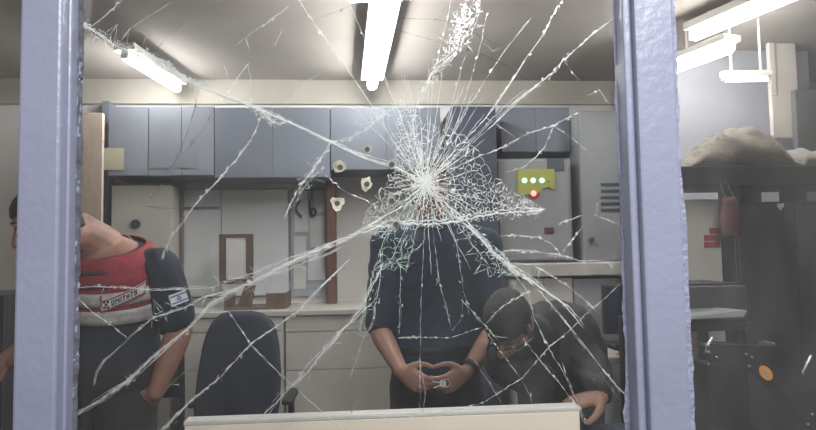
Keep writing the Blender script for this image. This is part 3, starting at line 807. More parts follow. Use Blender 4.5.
# ---- person in navy, hands clasped
Yp = 2.56
def centre_person():
    nb = at(434, 226, Yp); pel = at(437, 378, Yp); pel.y = Yp + .03
    pel.z = .93
    lat = unit((1, .08, 0))          # the person's left is to the right of the picture
    f = unit((.08, -1, 0))
    mid = (nb + pel) / 2 + Vector((0, .015, 0))
    T = Torso(pel, mid, nb, lat, 1.05)
    base = Vector((pel.x, Yp, 0))
    t = thing('person', 'person in a navy shirt standing with hands clasped behind the crack centre', 'person', base)
    hc = at(430, 190, Yp - .03); hf = unit((.03, -1, -.12)); hu = Vector((0, 0, 1))
    sl = at(485, 243, Yp); sr = at(387, 243, Yp)
    el = at(495, 330, Yp - .04); er = at(379, 330, Yp - .04)
    wl = at(466, 373, Yp - .25); wr = at(401, 371, Yp - .25)
    b = MB(); T.solid(b, 0, 1, -.004)
    head_solid(b, hc, hf, hu)
    b.tube([nb - Vector((0, 0, .03)), nb.lerp(hc, .35) + Vector((0, .01, 0)), hc - Vector((0, -.015, .05))], [.066, .058, .058], 14)
    for s_, e_, w_ in ((sl, el, wl), (sr, er, wr)):
        b.tube([T.centre(.88), s_.lerp(T.centre(.88), .5), s_], [.07, .066, .056], 12)
        b.tube(limb_pts(s_, e_, w_), arm_r(), 12)
    curl = ((22, 38, 30), (26, 42, 32), (28, 44, 32), (30, 44, 32))
    hand(b, wr, at(424, 386, Yp - .28) - wr, (.35, .9, .1), 1, curl)
    hand(b, wl, at(442, 387, Yp - .29) - wl, (-.35, .9, .1), -1, curl)
    for s in (-1, 1):
        hip = pel + lat * s * .09 + Vector((0, 0, -.02)); kn = Vector((pel.x + s * .10, Yp - .01, .50)); an = Vector((pel.x + s * .11, Yp + .04, .07))
        b.tube(limb_pts(hip, kn, an), leg_r(), 12)
    b.build('body', M['skin'], t, remesh=.0055, sm_iter=3)
    face_details(t, hc, hf, hu)
    hair_cap(t, hc, hf, hu, M['hair'])
    sh = MB(); T.solid(sh, -.02, .975, .016)
    for s_, e_ in ((sl, el), (sr, er)):
        sh.tube([T.centre(.88), s_.lerp(T.centre(.88), .5), s_], [.085, .085, .070], 14)
        q = s_.lerp(e_, .93)
        sh.tube([s_, s_.lerp(q, .4), s_.lerp(q, .75), q], [.070, .066, .064, .062], 14)
    sh.tube([nb - Vector((0, 0, .05)), nb + Vector((0, .005, .012))], [.085, .072], 16)
    so = sh.build('shirt', M['navy'], t, remesh=.009, wrinkle=.006, sm_iter=4)
    tr = MB(); T.solid(tr, -.06, .22, .010)
    for s in (-1, 1):
        hip = pel + lat * s * .09 + Vector((0, 0, -.02)); kn = Vector((pel.x + s * .10, Yp - .01, .50)); an = Vector((pel.x + s * .11, Yp + .04, .09))
        tr.tube(limb_pts(hip, kn, an), [x + .016 + .012 * (i / 12) for i, x in enumerate(leg_r())], 14)
        shoe(t, an, f)
    tr.build('trousers', M['trou'], t, remesh=.012, wrinkle=.006, seed=4)
    # belt
    be = MB(); T.patch(be, .15, .19, 0, 360, .018, .006, 2, 36); be.build('belt', M['shoe'], t)
    # collar opening and watch
    d = (wl - el).normalized(); p = wl - d * .03
    MB().cyl(p - d * .011, p + d * .011, .036, 18).build('watch_strap', M['black'], t, smooth=True)
    c = at(446, 383, Yp - .315)
    return t, c
cp, pc = centre_person()
t = thing('key_bunch', 'small pale keys held between the clasped hands', 'keys', pc)
mb = MB()
MB().tube([pc + Vector((.014 * math.cos(a * .6), -.004, .014 * math.sin(a * .6))) for a in range(11)], .0022, 6).build('ring', M['steel'], t, smooth=True)
for i, an in enumerate((-.5, .1)):
    v = Vector((math.cos(an) * -1, -.1, -math.sin(an) * .8 - .25)).normalized()
    k_ = MB().cyl(pc + v * .012 + Vector((0, -.002, 0)), pc + v * .012 + Vector((0, .001, 0)), .011, 14)
    k_.bar(pc + v * .02, pc + v * .05, .005, .002).build('key', M['white'], t)

# ---- person in the red vest, leaning, face turned to the left
def vest_person():
    pel = at(110, 392, 2.42); pel.z = .93
    nb = at(99, 240, 2.33)
    f = unit((-.50, -.86, 0)); lat = Vector((0, 0, 1)).cross(f) * 1
    lat = unit((.86, -.50, 0))
    mid = (pel + nb) / 2 + Vector((.01, .03, .01))
    T = Torso(pel, mid, nb, lat, 1.14)
    t = thing('person', 'person in a red vest with a pale band leaning behind the left post', 'person', (pel.x, pel.y, 0))
    hc = at(47, 224, 2.14); hf = unit((-.92, -.25, -.42)); hu = unit((-.35, -.15, .9))
    sl = at(160, 268, 2.30); sr = T.centre(.86) - lat * .21 + Vector((0, 0, -.01))
    el = at(180, 330, 2.36); wl = at(156, 392, 2.32)
    er = sr + Vector((-.06, .02, -.28)); wr = er + Vector((-.06, -.22, -.06))
    b = MB(); T.solid(b, 0, 1, -.004)
    head_solid(b, hc, hf, hu)
    b.tube([nb - Vector((0, 0, .03)), nb.lerp(hc, .45), hc - unit(hu) * .05], [.090, .076, .066], 14)
    for s_, e_, w_ in ((sl, el, wl), (sr, er, wr)):
        b.tube([T.centre(.86), s_.lerp(T.centre(.86), .5), s_], [.07, .068, .058], 12)
        b.tube(limb_pts(s_, e_, w_), arm_r(k=1.12), 12)
    curl = ((15, 25, 20), (18, 28, 20), (20, 30, 22), (24, 32, 22))
    hand(b, wl, (-.62, .42, -.66), (-.5, .8, .1), -1, curl)
    hand(b, wr, (wr - er).normalized(), (.3, .2, -.9), 1, curl)
    for s in (-1, 1):
        hip = pel + lat * s * .09 + Vector((0, 0, -.02)); kn = Vector((hip.x, hip.y - .02, .50)); an = Vector((hip.x + lat.x * s * .02, hip.y + .03, .07))
        b.tube(limb_pts(hip, kn, an), leg_r(), 12)
    b.build('body', M['skin_d'], t, remesh=.0055, sm_iter=3)
    face_details(t, hc, hf, hu)
    hair_cap(t, hc, hf, hu, M['hair'])
    sh = MB(); T.solid(sh, .02, .945, .010)
    for s_, e_ in ((sl, el), (sr, er)):
        sh.tube([T.centre(.86), s_.lerp(T.centre(.86), .5), s_], [.060, .068, .072], 14)
        q = s_.lerp(e_, .74)
        sh.tube([s_, s_.lerp(q, .4), s_.lerp(q, .75), q], [.075, .074, .073, .072], 14)
    so = sh.build('shirt', M['navy2'], t, remesh=.009, wrinkle=.004, seed=9)
    # shoulder flag patch
    d = (el - sl).normalized()
    pcn = at(178, 298, 2.10); 
    n_ = unit((CAM - pcn)); n_ = unit(Vector((n_.x + .35, n_.y, 0)))
    side = unit(Vector((0, 0, 1)).cross(n_)); up = n_.cross(side)
    Mx = Matrix.Translation(at(178, 298, 2.275)) @ Matrix((side, up, n_)).transposed().to_4x4() @ Matrix.Rotation(R(18), 4, 'Z')
    fp = MB().box(-.030, .030, -.020, .020, 0, .012, .001, Mx).build('flag_patch', M['white'], so)
    fp['label'] = 'white shoulder patch with two blue stripes and a star'
    st = MB()
    # thing > part > sub-part: the marks stay in one mesh per patch
    st.box(-.029, .029, .010, .0145, .012, .0128, 0, Mx).box(-.029, .029, -.0145, -.010, .012, .0128, 0, Mx)
    for rot in (0, 180):
        tri = [Vector((.0085 * math.sin(R(rot + 120 * i)), .0085 * math.cos(R(rot + 120 * i)), .0125)) for i in range(3)]
        for i in range(3):
            a, b_ = tri[i], tri[(i + 1) % 3]
            st.cyl(Mx @ a, Mx @ b_, .0011, 6)
    st_o = st.build('flag_marks', M['blue'], so)
    tr = MB(); T.solid(tr, -.06, .22, .014)
    for s in (-1, 1):
        hip = pel + lat * s * .09 + Vector((0, 0, -.02)); kn = Vector((hip.x, hip.y - .02, .50)); an = Vector((hip.x + lat.x * s * .02, hip.y + .03, .09))
        tr.tube(limb_pts(hip, kn, an), [x + .02 + .012 * (i / 12) for i, x in enumerate(leg_r())], 14)
        shoe(t, an, f)
    tr.build('trousers', M['trou'], t, remesh=.012, wrinkle=.006, seed=2)
    ve = MB(); T.patch(ve, .49, .955, -178, 178, .022, .008, 18, 48)
    vo = ve.build('vest', M['red'], t, smooth=True)
    bd = MB(); T.patch(bd, .635, .735, -176, 176, .031, .003, 3, 48); bd.build('reflective_band', M['band'], vo, smooth=True)
    bd = MB(); T.patch(bd, .495, .60, -176, 176, .031, .003, 3, 48); bd.build('reflective_band', M['band'], vo, smooth=True)
    for (t0, t1) in ((.875, .90), (.775, .805)):
        pk = MB(); T.patch(pk, t0, t1, 2, 42, .030, .006, 2, 8); pk.build('pocket_flap', M['pocket'], vo, smooth=True)
    zp = MB(); T.patch(zp, .50, .94, -6, -3, .030, .004, 10, 2); zp.build('zip', M['pocket'], vo, smooth=True)
    # badge label with its lettering
    lb = MB(); T.patch(lb, .645, .735, 34, 80, .036, .003, 3, 14, .09)
    lo = lb.build('name_label', M['white'], vo, smooth=True); lo['label'] = 'white lettered label on the vest band'
    mk = MB()
    T.patch(mk, .722, .732, 35, 79, .039, .0015, 1, 12, .09); T.patch(mk, .648, .657, 35, 79, .039, .0015, 1, 12, .09)
    T.patch(mk, .648, .732, 34.5, 36, .039, .0015, 3, 1); 
    mk.build('label_border', M['redink'], vo)
    tx = MB()
    letters = {'U': ['101', '101', '101', '101', '111'], 'N': ['1001', '1101', '1011', '1001', '1001'], 'I': ['1', '1', '1', '1', '1'], 'T': ['111', '010', '010', '010', '010'], 'A': ['010', '101', '111', '101', '101'], 'S': ['111', '100', '111', '001', '111'], 'R': ['110', '101', '110', '101', '101']}
    x = 45.0
    for ch in 'UNITATS':
        g = letters[ch]; wd = len(g[0])
        for r_, row in enumerate(g):
            for c_, bit in enumerate(row):
                if bit == '1':
                    a0 = x + c_ * 1.0; tt = .715 - r_ * .0078 + .09 * ((a0 - 34) / 46 - .5)
                    T.patch(tx, tt - .0078, tt, a0, a0 + 1.0, .039, .0015, 1, 1)
        x += wd * 1.0 + .95
    for i in range(9):
        a0 = 45 + i * 3.3; tt = .668 + .09 * ((a0 - 34) / 46 - .5)
        T.patch(tx, tt - .006, tt, a0, a0 + 2.5, .039, .0015, 1, 1)
    for i, (du, dv) in enumerate(((0, 0), (3.4, 0), (1.7, -.02), (0, -.04), (3.4, -.04))):
        tt = .718 + dv + .09 * (9 / 58 - .5); T.patch(tx, tt - .016, tt, 37 + du, 39.4 + du, .039, .0015, 1, 1)
    tx.build('lettering', M['ink'], vo)
    return t
vest_person()

# ---- person in a black jacket bent forward over the desk
def bent_person():
    pel = at(560, 345, 2.58); pel.z = .93
    nb = at(533, 343, 2.12)
    mid = at(551, 350, 2.34)
    lat = unit((.90, .42, .03))
    T = Torso(pel, mid, nb, lat, 1.0)
    t = thing('person', 'person in a black jacket bent forward, hand braced beside the cream board', 'person', (pel.x, pel.y, 0))
    hc = at(506, 325, 1.95); hf = unit((-.30, -.45, -.84)); hu = unit((-.25, -.88, .40))
    sl = T.centre(.86) + lat * .19 + Vector((0, 0, -.02)); sr = T.centre(.86) - lat * .14 + Vector((0, 0, -.05))
    sl = at(570, 346, 2.18)
    el = at(590, 368, 2.06); wl = at(600, 396, 1.88)
    er = at(538, 380, 2.02); wr = at(530, 430, 1.92)
    b = MB(); T.solid(b, 0, 1, -.004)
    head_solid(b, hc, hf, hu, .88)
    b.tube([nb, nb.lerp(hc, .5), hc.lerp(nb, .2)], [.066, .06, .058], 14)
    for s_, e_, w_ in ((sl, el, wl), (sr, er, wr)):
        b.tube([T.centre(.86), s_.lerp(T.centre(.86), .5), s_], [.07, .066, .058], 12)
        b.tube(limb_pts(s_, e_, w_), arm_r(), 12)
    curl = ((14, 22, 18), (14, 22, 18), (16, 24, 18), (18, 26, 18))
    hand(b, wl, (-1, -.25, -.12), (0, .1, -1), 1, curl, k=1.05)
    hand(b, wr, (-.2, -.9, -.3), (.1, 0, -1), -1, curl)
    for s in (-1, 1):
        hip = pel + lat * s * .09 + Vector((0, 0, -.02)); kn = Vector((hip.x, hip.y - .06, .50)); an = Vector((hip.x, hip.y + .02, .07))
        b.tube(limb_pts(hip, kn, an), leg_r(), 12)
    b.build('body', M['skin_d'], t, remesh=.0055, sm_iter=3)
    face_details(t, hc, hf, hu, .88)
    hair_cap(t, hc, hf, hu, M['hair'], .90, -.085)
    # two pale straps round the head
    l = hu.cross(hf); l.normalize()
    up2 = (hu - hf * hu.dot(hf)).normalized()
    for k_, o_ in ((0, .012), (1, -.022)):
        pts = [hc + l * .083 * math.cos(a) + (up2 * .106 + hf * o_) * math.sin(a) + hf * o_ * .5 for a in [R(-20 + 20 * i) for i in range(9)]]
        MB().tube(pts, .0035, 6).build('head_strap', M['piping'], t, smooth=True)
    sh = MB(); T.solid(sh, .0, .985, .026)
    for s_, e_, w_ in ((sl, el, wl), (sr, er, wr)):
        sh.tube([T.centre(.86), s_.lerp(T.centre(.86), .5), s_], [.10, .098, .082], 14)
        q = e_.lerp(w_, .86)
        sh.tube(limb_pts(s_, e_, q), [.080, .078, .075, .072, .070, .068, .066, .062, .058, .055, .052, .048, .046], 14)
    sh.tube([nb - (hc - nb) * .1, nb.lerp(hc, .52)], [.092, .080], 16)
    sh.build('jacket', M['jacket'], t, remesh=.010, wrinkle=.008, seed=6)
    d = MB(); 
    tr = MB(); T.solid(tr, -.06, .20, .014)
    for s in (-1, 1):
        hip = pel + lat * s * .09 + Vector((0, 0, -.02)); kn = Vector((hip.x, hip.y - .06, .50)); an = Vector((hip.x, hip.y + .02, .09))
        tr.tube(limb_pts(hip, kn, an), [x + .02 + .012 * (i / 12) for i, x in enumerate(leg_r())], 14)
        shoe(t, an, (0, -1, 0))
    tr.build('trousers', M['trou2'], t, remesh=.012, wrinkle=.006, seed=3)
    return t, wl
bp, bwl = bent_person()

# ------------------------------------------------------------------ desk behind the glass, cream board, console
ZD = .74
dx0, dx1 = -0.72, 0.44
t = thing('desk', 'dark desk behind the cracked pane', 'desk', ((dx0 + dx1) / 2, 1.4, 0))
MB().box(dx0, dx1, 1.03, 1.80, ZD - .035, ZD, .004).build('desktop', M['deskw'], t)
for a in (dx0 + .04, dx1 - .04):
    for b in (1.07, 1.76):
        MB().box(a - .025, a + .025, b - .025, b + .025, 0, ZD - .03, .003).build('leg', M['blackmetal'], t)
Yb_ = 1.06
xl_, xr_ = at(184, 424, Yb_).x, at(580, 412, Yb_).x
zt_ = at(380, 417.5, Yb_).z
t = thing('cream_board', 'long cream board standing at the foot of the cracked pane', 'board', ((xl_ + xr_) / 2, Yb_ + .01, ZD))
MB().box(xl_, xr_, Yb_, Yb_ + .022, ZD, zt_, .003).build('panel', M['cream'], t)
MB().box(xl_ - .001, xr_ + .001, Yb_ - .001, Yb_ + .030, zt_ - .002, zt_ + .006, .002).build('top_edge', M['cream_edge'], t)
for a in (xl_ + .05, xr_ - .05):
    MB().box(a - .02, a + .02, Yb_ + .02, Yb_ + .14, ZD, ZD + .02, .003).build('foot', M['cream_edge'], t)
# console under the braced hand
cz = bwl.z - .085
t = thing('console', 'dark console cabinet under the braced hand by the right post', 'console', (bwl.x - .02, 1.9, 0))
cx0, cx1 = bwl.x - .17, bwl.x + .22
MB().box(cx0, cx1, 1.83 - .17, 1.83 + .05, 0, cz - .02, .006).build('body', M['darkblue'], t)
MB().box(cx0 - .01, cx1 + .01, 1.83 - .18, 1.83 + .06, cz - .02, cz, .004).build('top', M['darkblue'], t)
MB().box(cx0 + .02, cx1 - .02, 1.83 - .186, 1.83 - .168, .1, cz - .05, .004).build('door', M['darkblue'], t)

# ------------------------------------------------------------------ right-hand pane: shelf, blankets, black cabinet
YR = 2.62
q = rect(688, 166, 860, 186, YR)
# pale wall stub behind the shelf and the grey board at the far right
qw = rect(660, 84, 768, 300, 3.5)
struct(MB().box(qw[0], qw[1] + .3, 3.5, 3.56, 0, ZC, 0).build('trim_7', M['shelfwall']), 'pale partition behind the blankets')
qb = rect(797, 90, 900, 165, 3.3)
tag(MB().box(qb[0], qb[1], 3.3, 3.34, 0, qb[3], .004).build('grey_panel', M['greywall']), 'dark grey panel behind the duct by the right edge', 'panel')
# duct
qd = rect(771, 35, 798, 138, 3.36)
t = thing('boxed_duct', 'off-white boxed duct coming down from the ceiling over the blankets', 'duct', ((qd[0] + qd[1]) / 2, 3.40, qd[2]))
MB().box(qd[0], qd[1], 3.36, 3.39, qd[2], ZC, .004).build('duct', M['duct'], t)
MB().box(qd[0] - .004, qd[0] + .03, 3.352, 3.38, at(770, 96, 3.36).z, ZC, .003).build('cover_strip', M['duct'], t)
# black cabinet
qk = rect(741, 201, 860, 430, YR)
t = thing('steel_cabinet', 'tall black cabinet under the loaded shelf by the right edge', 'cabinet', ((qk[0] + qk[1]) / 2, YR + .2, 0))
MB().box(qk[0], qk[1], YR + .02, YR + .30, 0, qk[3], .006).build('body', M['cabsteel'], t)
xm = (qk[0] + qk[1]) / 2
for a, b in ((qk[0] + .004, xm - .002), (xm + .002, qk[1] - .004)):
    MB().box(a, b, YR, YR + .022, .05, qk[3] - .012, .004).build('door', M['cabsteel'], t)
c = at(780, 206, YR)
hp = MB().prism([at(780, 210.5, YR), at(776.5, 206, YR), at(777, 203.6, YR), at(778.6, 203.2, YR), at(780, 204.6, YR), at(781.8, 203.2, YR), at(783.4, 203.8, YR), at(783.6, 206, YR)], (0, -.004, 0))
ho = hp.build('heart_sticker', M['white'], t); ho['label'] = 'small white heart-shaped sticker'
# shelf on spacers above it
t = thing('loaded_shelf', 'dark shelf board carrying the blankets above the black cabinet', 'shelf', ((q[0] + q[1]) / 2, YR + .2, q[2]))
MB().box(q[0] - .05, q[1], YR - .02, YR + .30, q[2], q[3], .006).build('shelf_board', M['rackdark'], t)
for (a, b) in ((736, 745), (757.5, 766), (800, 812)):
    xa_, xb_ = at(a, 196, YR).x, at(b, 196, YR).x
    z0 = qk[3] if a != 736 else qk[3]
    MB().box(max(xa_, qk[0] + .002), xb_, YR + .03, YR + .14, qk[3], q[2] + .002, .003).build('spacer', M['rackdark'], t)
# blankets: a heaped one and a folded one
def heap(name, label, pts, z0, Yf, Yb, m, seed, amp=.02, folds=5):
    """pts: (px, height) silhouette points"""
    mb = MB(); nx, ny = 46, 20
    def hgt(u):
        for (a, b) in zip(pts, pts[1:]):
            if a[0] <= u <= b[0]:
                k = (u - a[0]) / (b[0] - a[0]); k = k * k * (3 - 2 * k); return a[1] + (b[1] - a[1]) * k
        return 0
    us = [pts[0][0] + (pts[-1][0] - pts[0][0]) * i / nx for i in range(nx + 1)]
    top, bot = [], []
    for j in range(ny + 1):
        v = j / ny; rt, rb = [], []
        for i, u in enumerate(us):
            x = at(u, 150, (Yf + Yb) / 2).x; y = Yf + (Yb - Yf) * v
            prof = max(0, math.sin(math.pi * min(1, .04 + v * .96))) ** .45
            h = hgt(u) * prof
            nn = noise.noise(Vector((u * .045 + seed, v * 3, 0))) + .6 * noise.noise(Vector((u * .11, v * 6 + seed, 2)))
            fold = math.sin(h * 60 * folds / 5 + nn * 3 + u * .05) * .006
            z = z0 + max(.002, h + (nn * amp + fold) * min(1, h / .04))
            rt.append(mb.bm.verts.new((x, y + fold, z))); rb.append(mb.bm.verts.new((x, y, z0)))
        top.append(rt); bot.append(rb)
    for j in range(ny):
        for i in range(nx):
            mb.bm.faces.new((top[j][i], top[j][i + 1], top[j + 1][i + 1], top[j + 1][i]))
            mb.bm.faces.new((bot[j][i], bot[j + 1][i], bot[j + 1][i + 1], bot[j][i + 1]))
    for j in range(ny):
        for i in (0, nx): mb.bm.faces.new((top[j][i], top[j + 1][i], bot[j + 1][i], bot[j][i]))
    for i in range(nx):
        for j in (0, ny): mb.bm.faces.new((top[j][i], bot[j][i], bot[j][i + 1], top[j][i + 1]))
    return tag(mb.build(name, m, smooth=True), label, 'blanket')
pxm = lambda px: px * (YR + .15) / F
heap('blanket', 'big rumpled beige blanket heaped on the dark shelf', [(672, 0), (680, pxm(12)), (692, pxm(20)), (703, pxm(28)), (716, pxm(37)), (732, pxm(42)), (747, pxm(44)), (760, pxm(38)), (768, pxm(28)), (776, pxm(12)), (780, 0)], q[3], YR - .01, YR + .29, M['blanket'], 1.7, .026, 12)
heap('folded_cloth', 'paler flat cloth folded beside the beige blanket', [(782, 0), (785, pxm(18)), (796, pxm(21)), (815, pxm(19)), (840, pxm(18)), (846, 0)], q[3], YR + .0, YR + .28, M['blanket2'], 8.1, .006, 4)
# cream tall cabinet with a red print
Ycc = 2.66
qc = rect(680, 193, 722, 284, Ycc)
t = thing('cream_cabinet', 'cream cabinet with a red print behind the right post', 'cabinet', ((qc[0] + qc[1]) / 2, Ycc + .15, 0))
zt_c = at(705, 199, Ycc).z
MB().box(qc[0] - .06, qc[1], Ycc + .02, Ycc + .30, 0, zt_c, .004).build('body', M['beige'], t)
MB().box(qc[0] - .056, qc[1] - .004, Ycc, Ycc + .022, .05, zt_c - .004, .004).build('door', M['beige'], t)
pr_ = MB()
for r_ in range(3):
    for c_ in range(3):
        if (r_, c_) in ((0, 0),): continue
        qq = rect(704 + c_ * 5.4, 228 + r_ * 7, 708.6 + c_ * 5.4, 233.8 + r_ * 7, Ycc)
        pr_.box(qq[0], qq[1], Ycc - .004, Ycc, qq[2], qq[3])
pr_.build('red_print', M['redink'], t)
# red bag hanging from the shelf
t = thing('red_bag', 'dark red bag hanging from the dark shelf beside the black cabinet', 'bag', at(730, 236, YR - .07))
Yg_ = YR - .07
x0, x1, z0, z1 = rect(721, 197, 740, 237, Yg_)
rings = []
for f, s_, d_ in ((0, .80, .5), (.08, .97, .8), (.3, 1.0, 1.0), (.6, .95, .9), (.85, .85, .6), (1, .7, .3)):
    rings.append([Vector(((x0 + x1) / 2 + (x1 - x0) / 2 * s_ * math.cos(a), Yg_ + .035 * d_ * math.sin(a), z0 + (z1 - z0) * f)) for a in [2 * math.pi * i / 16 for i in range(16)]])
MB().loft(rings).build('pouch', M['bag'], t, smooth=True)
xm = (x0 + x1) / 2
MB().tube([(xm - .02, Yg_, z1 - .004), (xm - .015, YR - .03, q[2] + .01), (xm - .012, YR - .026, q[3] - .02), (xm + .012, YR - .026, q[3] - .02), (xm + .015, YR - .03, q[2] + .01), (xm + .02, Yg_, z1 - .004)], .005, 6).build('strap', M['black'], t)
# printer with its tray, on a dark stand
Yq = 2.25
q1 = rect(660, 286, 748, 312, Yq)
t = thing('printer', 'dark printer with a pale protruding tray right of the right post', 'printer', ((q1[0] + q1[1]) / 2, Yq + .12, q1[2] - .04))
MB().box(q1[0], q1[1], Yq, Yq + .30, q1[2] - .04, q1[3], .01).build('case', M['deskw'], t)
MB().box(q1[0] + .02, q1[1] - .01, Yq + .02, Yq + .28, q1[3], q1[3] + .008, .003).build('lid', M['blackmetal'], t)
q2 = rect(676, 313, 749, 319, Yq - .16)
MB().prism([(q2[0], Yq - .16, q2[2]), (q2[1] - .02, Yq - .16, q2[2] + .004), (q2[1], Yq - .15, q2[3]), (q2[1] - .02, Yq + .01, q2[3] - .002), (q2[0], Yq + .01, q2[3] - .006)], (0, 0, .006)).build('tray', M['grey_lock'], t)
zs_ = q1[2] - .04
t = thing('printer_stand', 'black stand under the dark printer', 'stand', ((q1[0] + q1[1]) / 2, Yq + .12, 0))
MB().box(q1[0] - .03, q1[1] + .01, Yq - .02, Yq + .33, zs_ - .03, zs_, .004).build('top', M['cabsteel'], t)
for a in (q1[0] - .01, q1[1] - .01):
    for b in (Yq, Yq + .31):
        MB().box(a - .018, a + .018, b - .018, b + .018, 0, zs_ - .028, .003).build('leg', M['cabsteel'], t)
x0, x1, z0, z1 = rect(676, 380, 719, 386, Yq - .02)
MB().box(x0, x1, Yq - .05, Yq - .02, z0, z1, .003).build('rail', M['steel'], t)
MB().box(at(716, 390, Yq - .02).x, at(719, 390, Yq - .02).x, Yq - .045, Yq - .025, at(716, 402, Yq).z, z0, .003).build('rail_stub', M['steel'], t)
x0, x1, z0, z1 = rect(676, 412, 706, 417, Yq - .02)
MB().box(x0, x1, Yq - .05, Yq - .02, z0, z1, .003).build('rail', M['grey_lock'], t)
# bent black arm with an orange sticker
Ya = 1.85
A0, A1, A2 = at(706, 354, Ya), at(762, 356, Ya), at(838, 440, Ya)
t = thing('bent_arm', 'bent black metal arm with an orange oval sticker', 'machine arm', (A1.x, Ya, 0))
MB().bar(A0, A1 + (A1 - A0).normalized() * .02, .07, .055, .008).build('upper_arm', M['blackmetal'], t)
lo = MB().bar(A1 - (A2 - A1).normalized() * .02, A2, .07, .10, .010)
lo = lo.build('lower_arm', M['blackmetal'], t)
dv = (A2 - A1).normalized(); up = Vector((0, 1, 0)).cross(dv).normalized()
sc = at(766, 373, Ya - .036)
st = MB()
ring = [sc + dv * .026 * math.cos(a) + up * .017 * math.sin(a) for a in [2 * math.pi * i / 24 for i in range(24)]]
st.prism(ring, (0, .003, 0))
so = st.build('sticker', M['orange'], lo); so['label'] = 'orange oval sticker'
st = MB()
ring = [sc + Vector((0, -.001, 0)) + dv * .013 * math.cos(a) + up * .008 * math.sin(a) for a in [2 * math.pi * i / 6 for i in range(6)]]
st.prism(ring, (0, .002, 0)); so = st.build('sticker_mark', M['ypaper'], lo)
for (px, py) in ((745, 354), (751, 357), (748, 366), (708, 352), (716, 357), (811, 414), (807, 424)):
    c = at(px, py, Ya - .036)
    MB().cyl(c, c + Vector((0, -.008, 0)), .0045, 10).build('screw', M['steel'], t, smooth=True)
MB().box(A0.x - .02, A0.x + .10, Ya - .04, Ya + .06, 0, A0.z - .02, .006).build('pedestal', M['blackmetal'], t)
MB().box(A0.x - .08, A0.x + .16, Ya - .12, Ya + .14, 0, .02, .004).build('foot_plate', M['blackmetal'], t)
MB().tube([at(712, 338, Ya), at(708, 345, Ya), at(706, 352, Ya)], .004, 6).build('lever', M['steel'], t)
MB().tube([at(811, 356, Ya - .03), at(797, 384, Ya - .03), at(799, 387, Ya - .03), at(812, 386, Ya - .03), at(814, 390, Ya - .02)], .0045, 8).build('wire_handle', M['steel'], t, smooth=True)
# white pen-like rod in front of the stand
ra, rb_ = at(725, 411, Yq - .06), at(731, 424, Yq - .06)
MB().cyl(ra, rb_, .008, 10).build('pull_rod', M['paper'], t, smooth=True)

# ------------------------------------------------------------------ cracks in the middle pane
random.seed(11)
PXM = (at(409, 215, YG) - at(408, 215, YG)).length      # one pixel at the glass
YCK = YG + .0028
def gp(x, y): return at(x, y, YCK)
def densify(pts, step, jit):
    out = []
    for (a, b) in zip(pts, pts[1:]):
        L = math.hypot(b[0] - a[0], b[1] - a[1]); n = max(1, int(L / step))
        nx, ny = -(b[1] - a[1]) / max(L, 1e-6), (b[0] - a[0]) / max(L, 1e-6)
        for i in range(n):
            k = i / n; j = random.uniform(-jit, jit) if i else 0
            out.append((a[0] + (b[0] - a[0]) * k + nx * j, a[1] + (b[1] - a[1]) * k + ny * j))
    out.append(pts[-1]); return out
def ribbon(mb, pts, w0, w1, step=4, jit=.6, var=.6):
    """a jagged fracture line with four sides, width in millimetres of glass (given in pane pixels)"""
    p = densify(pts, step, jit); n = len(p)
    rings = []
    for i, (x, y) in enumerate(p):
        a, b = p[max(i - 1, 0)], p[min(i + 1, n - 1)]
        t = Vector((b[0] - a[0], 0, -(b[1] - a[1])))
        t = t.normalized() if t.length > 1e-6 else Vector((1, 0, 0))
        s = Vector((-t.z, 0, t.x))
        wd = (w0 + (w1 - w0) * i / max(1, n - 1)) * random.uniform(1 - var, 1 + var) * .5 * PXM
        if i in (0, n - 1): wd *= .3
        c = gp(x, y); dp = min(.0026, wd * .8 + .0003)
        rings.append([c + s * wd, c + Vector((0, -dp, 0)), c - s * wd, c + Vector((0, dp, 0))])
    if len(rings) > 1: mb.loft(rings)
def shard(mb, x, y, r, ang=None):
    """a thin sliver of broken surface"""
    ph = random.uniform(0, 3.14) if ang is None else ang + random.gauss(0, .25)
    el = random.uniform(.14, .42)
    pts = []
    for u, v in ((-1, random.uniform(-.4, .4)), (random.uniform(-.3, .3), 1), (1, random.uniform(-.4, .4)), (random.uniform(-.3, .3), random.uniform(-1, -.2))):
        u *= r; v *= r * el
        pts.append(gp(x + u * math.cos(ph) - v * math.sin(ph), y + u * math.sin(ph) + v * math.cos(ph)))
    mb.prism(pts, (0, random.choice((-1, 1)) * random.uniform(.0003, .0009), 0))
w1_obj = w1
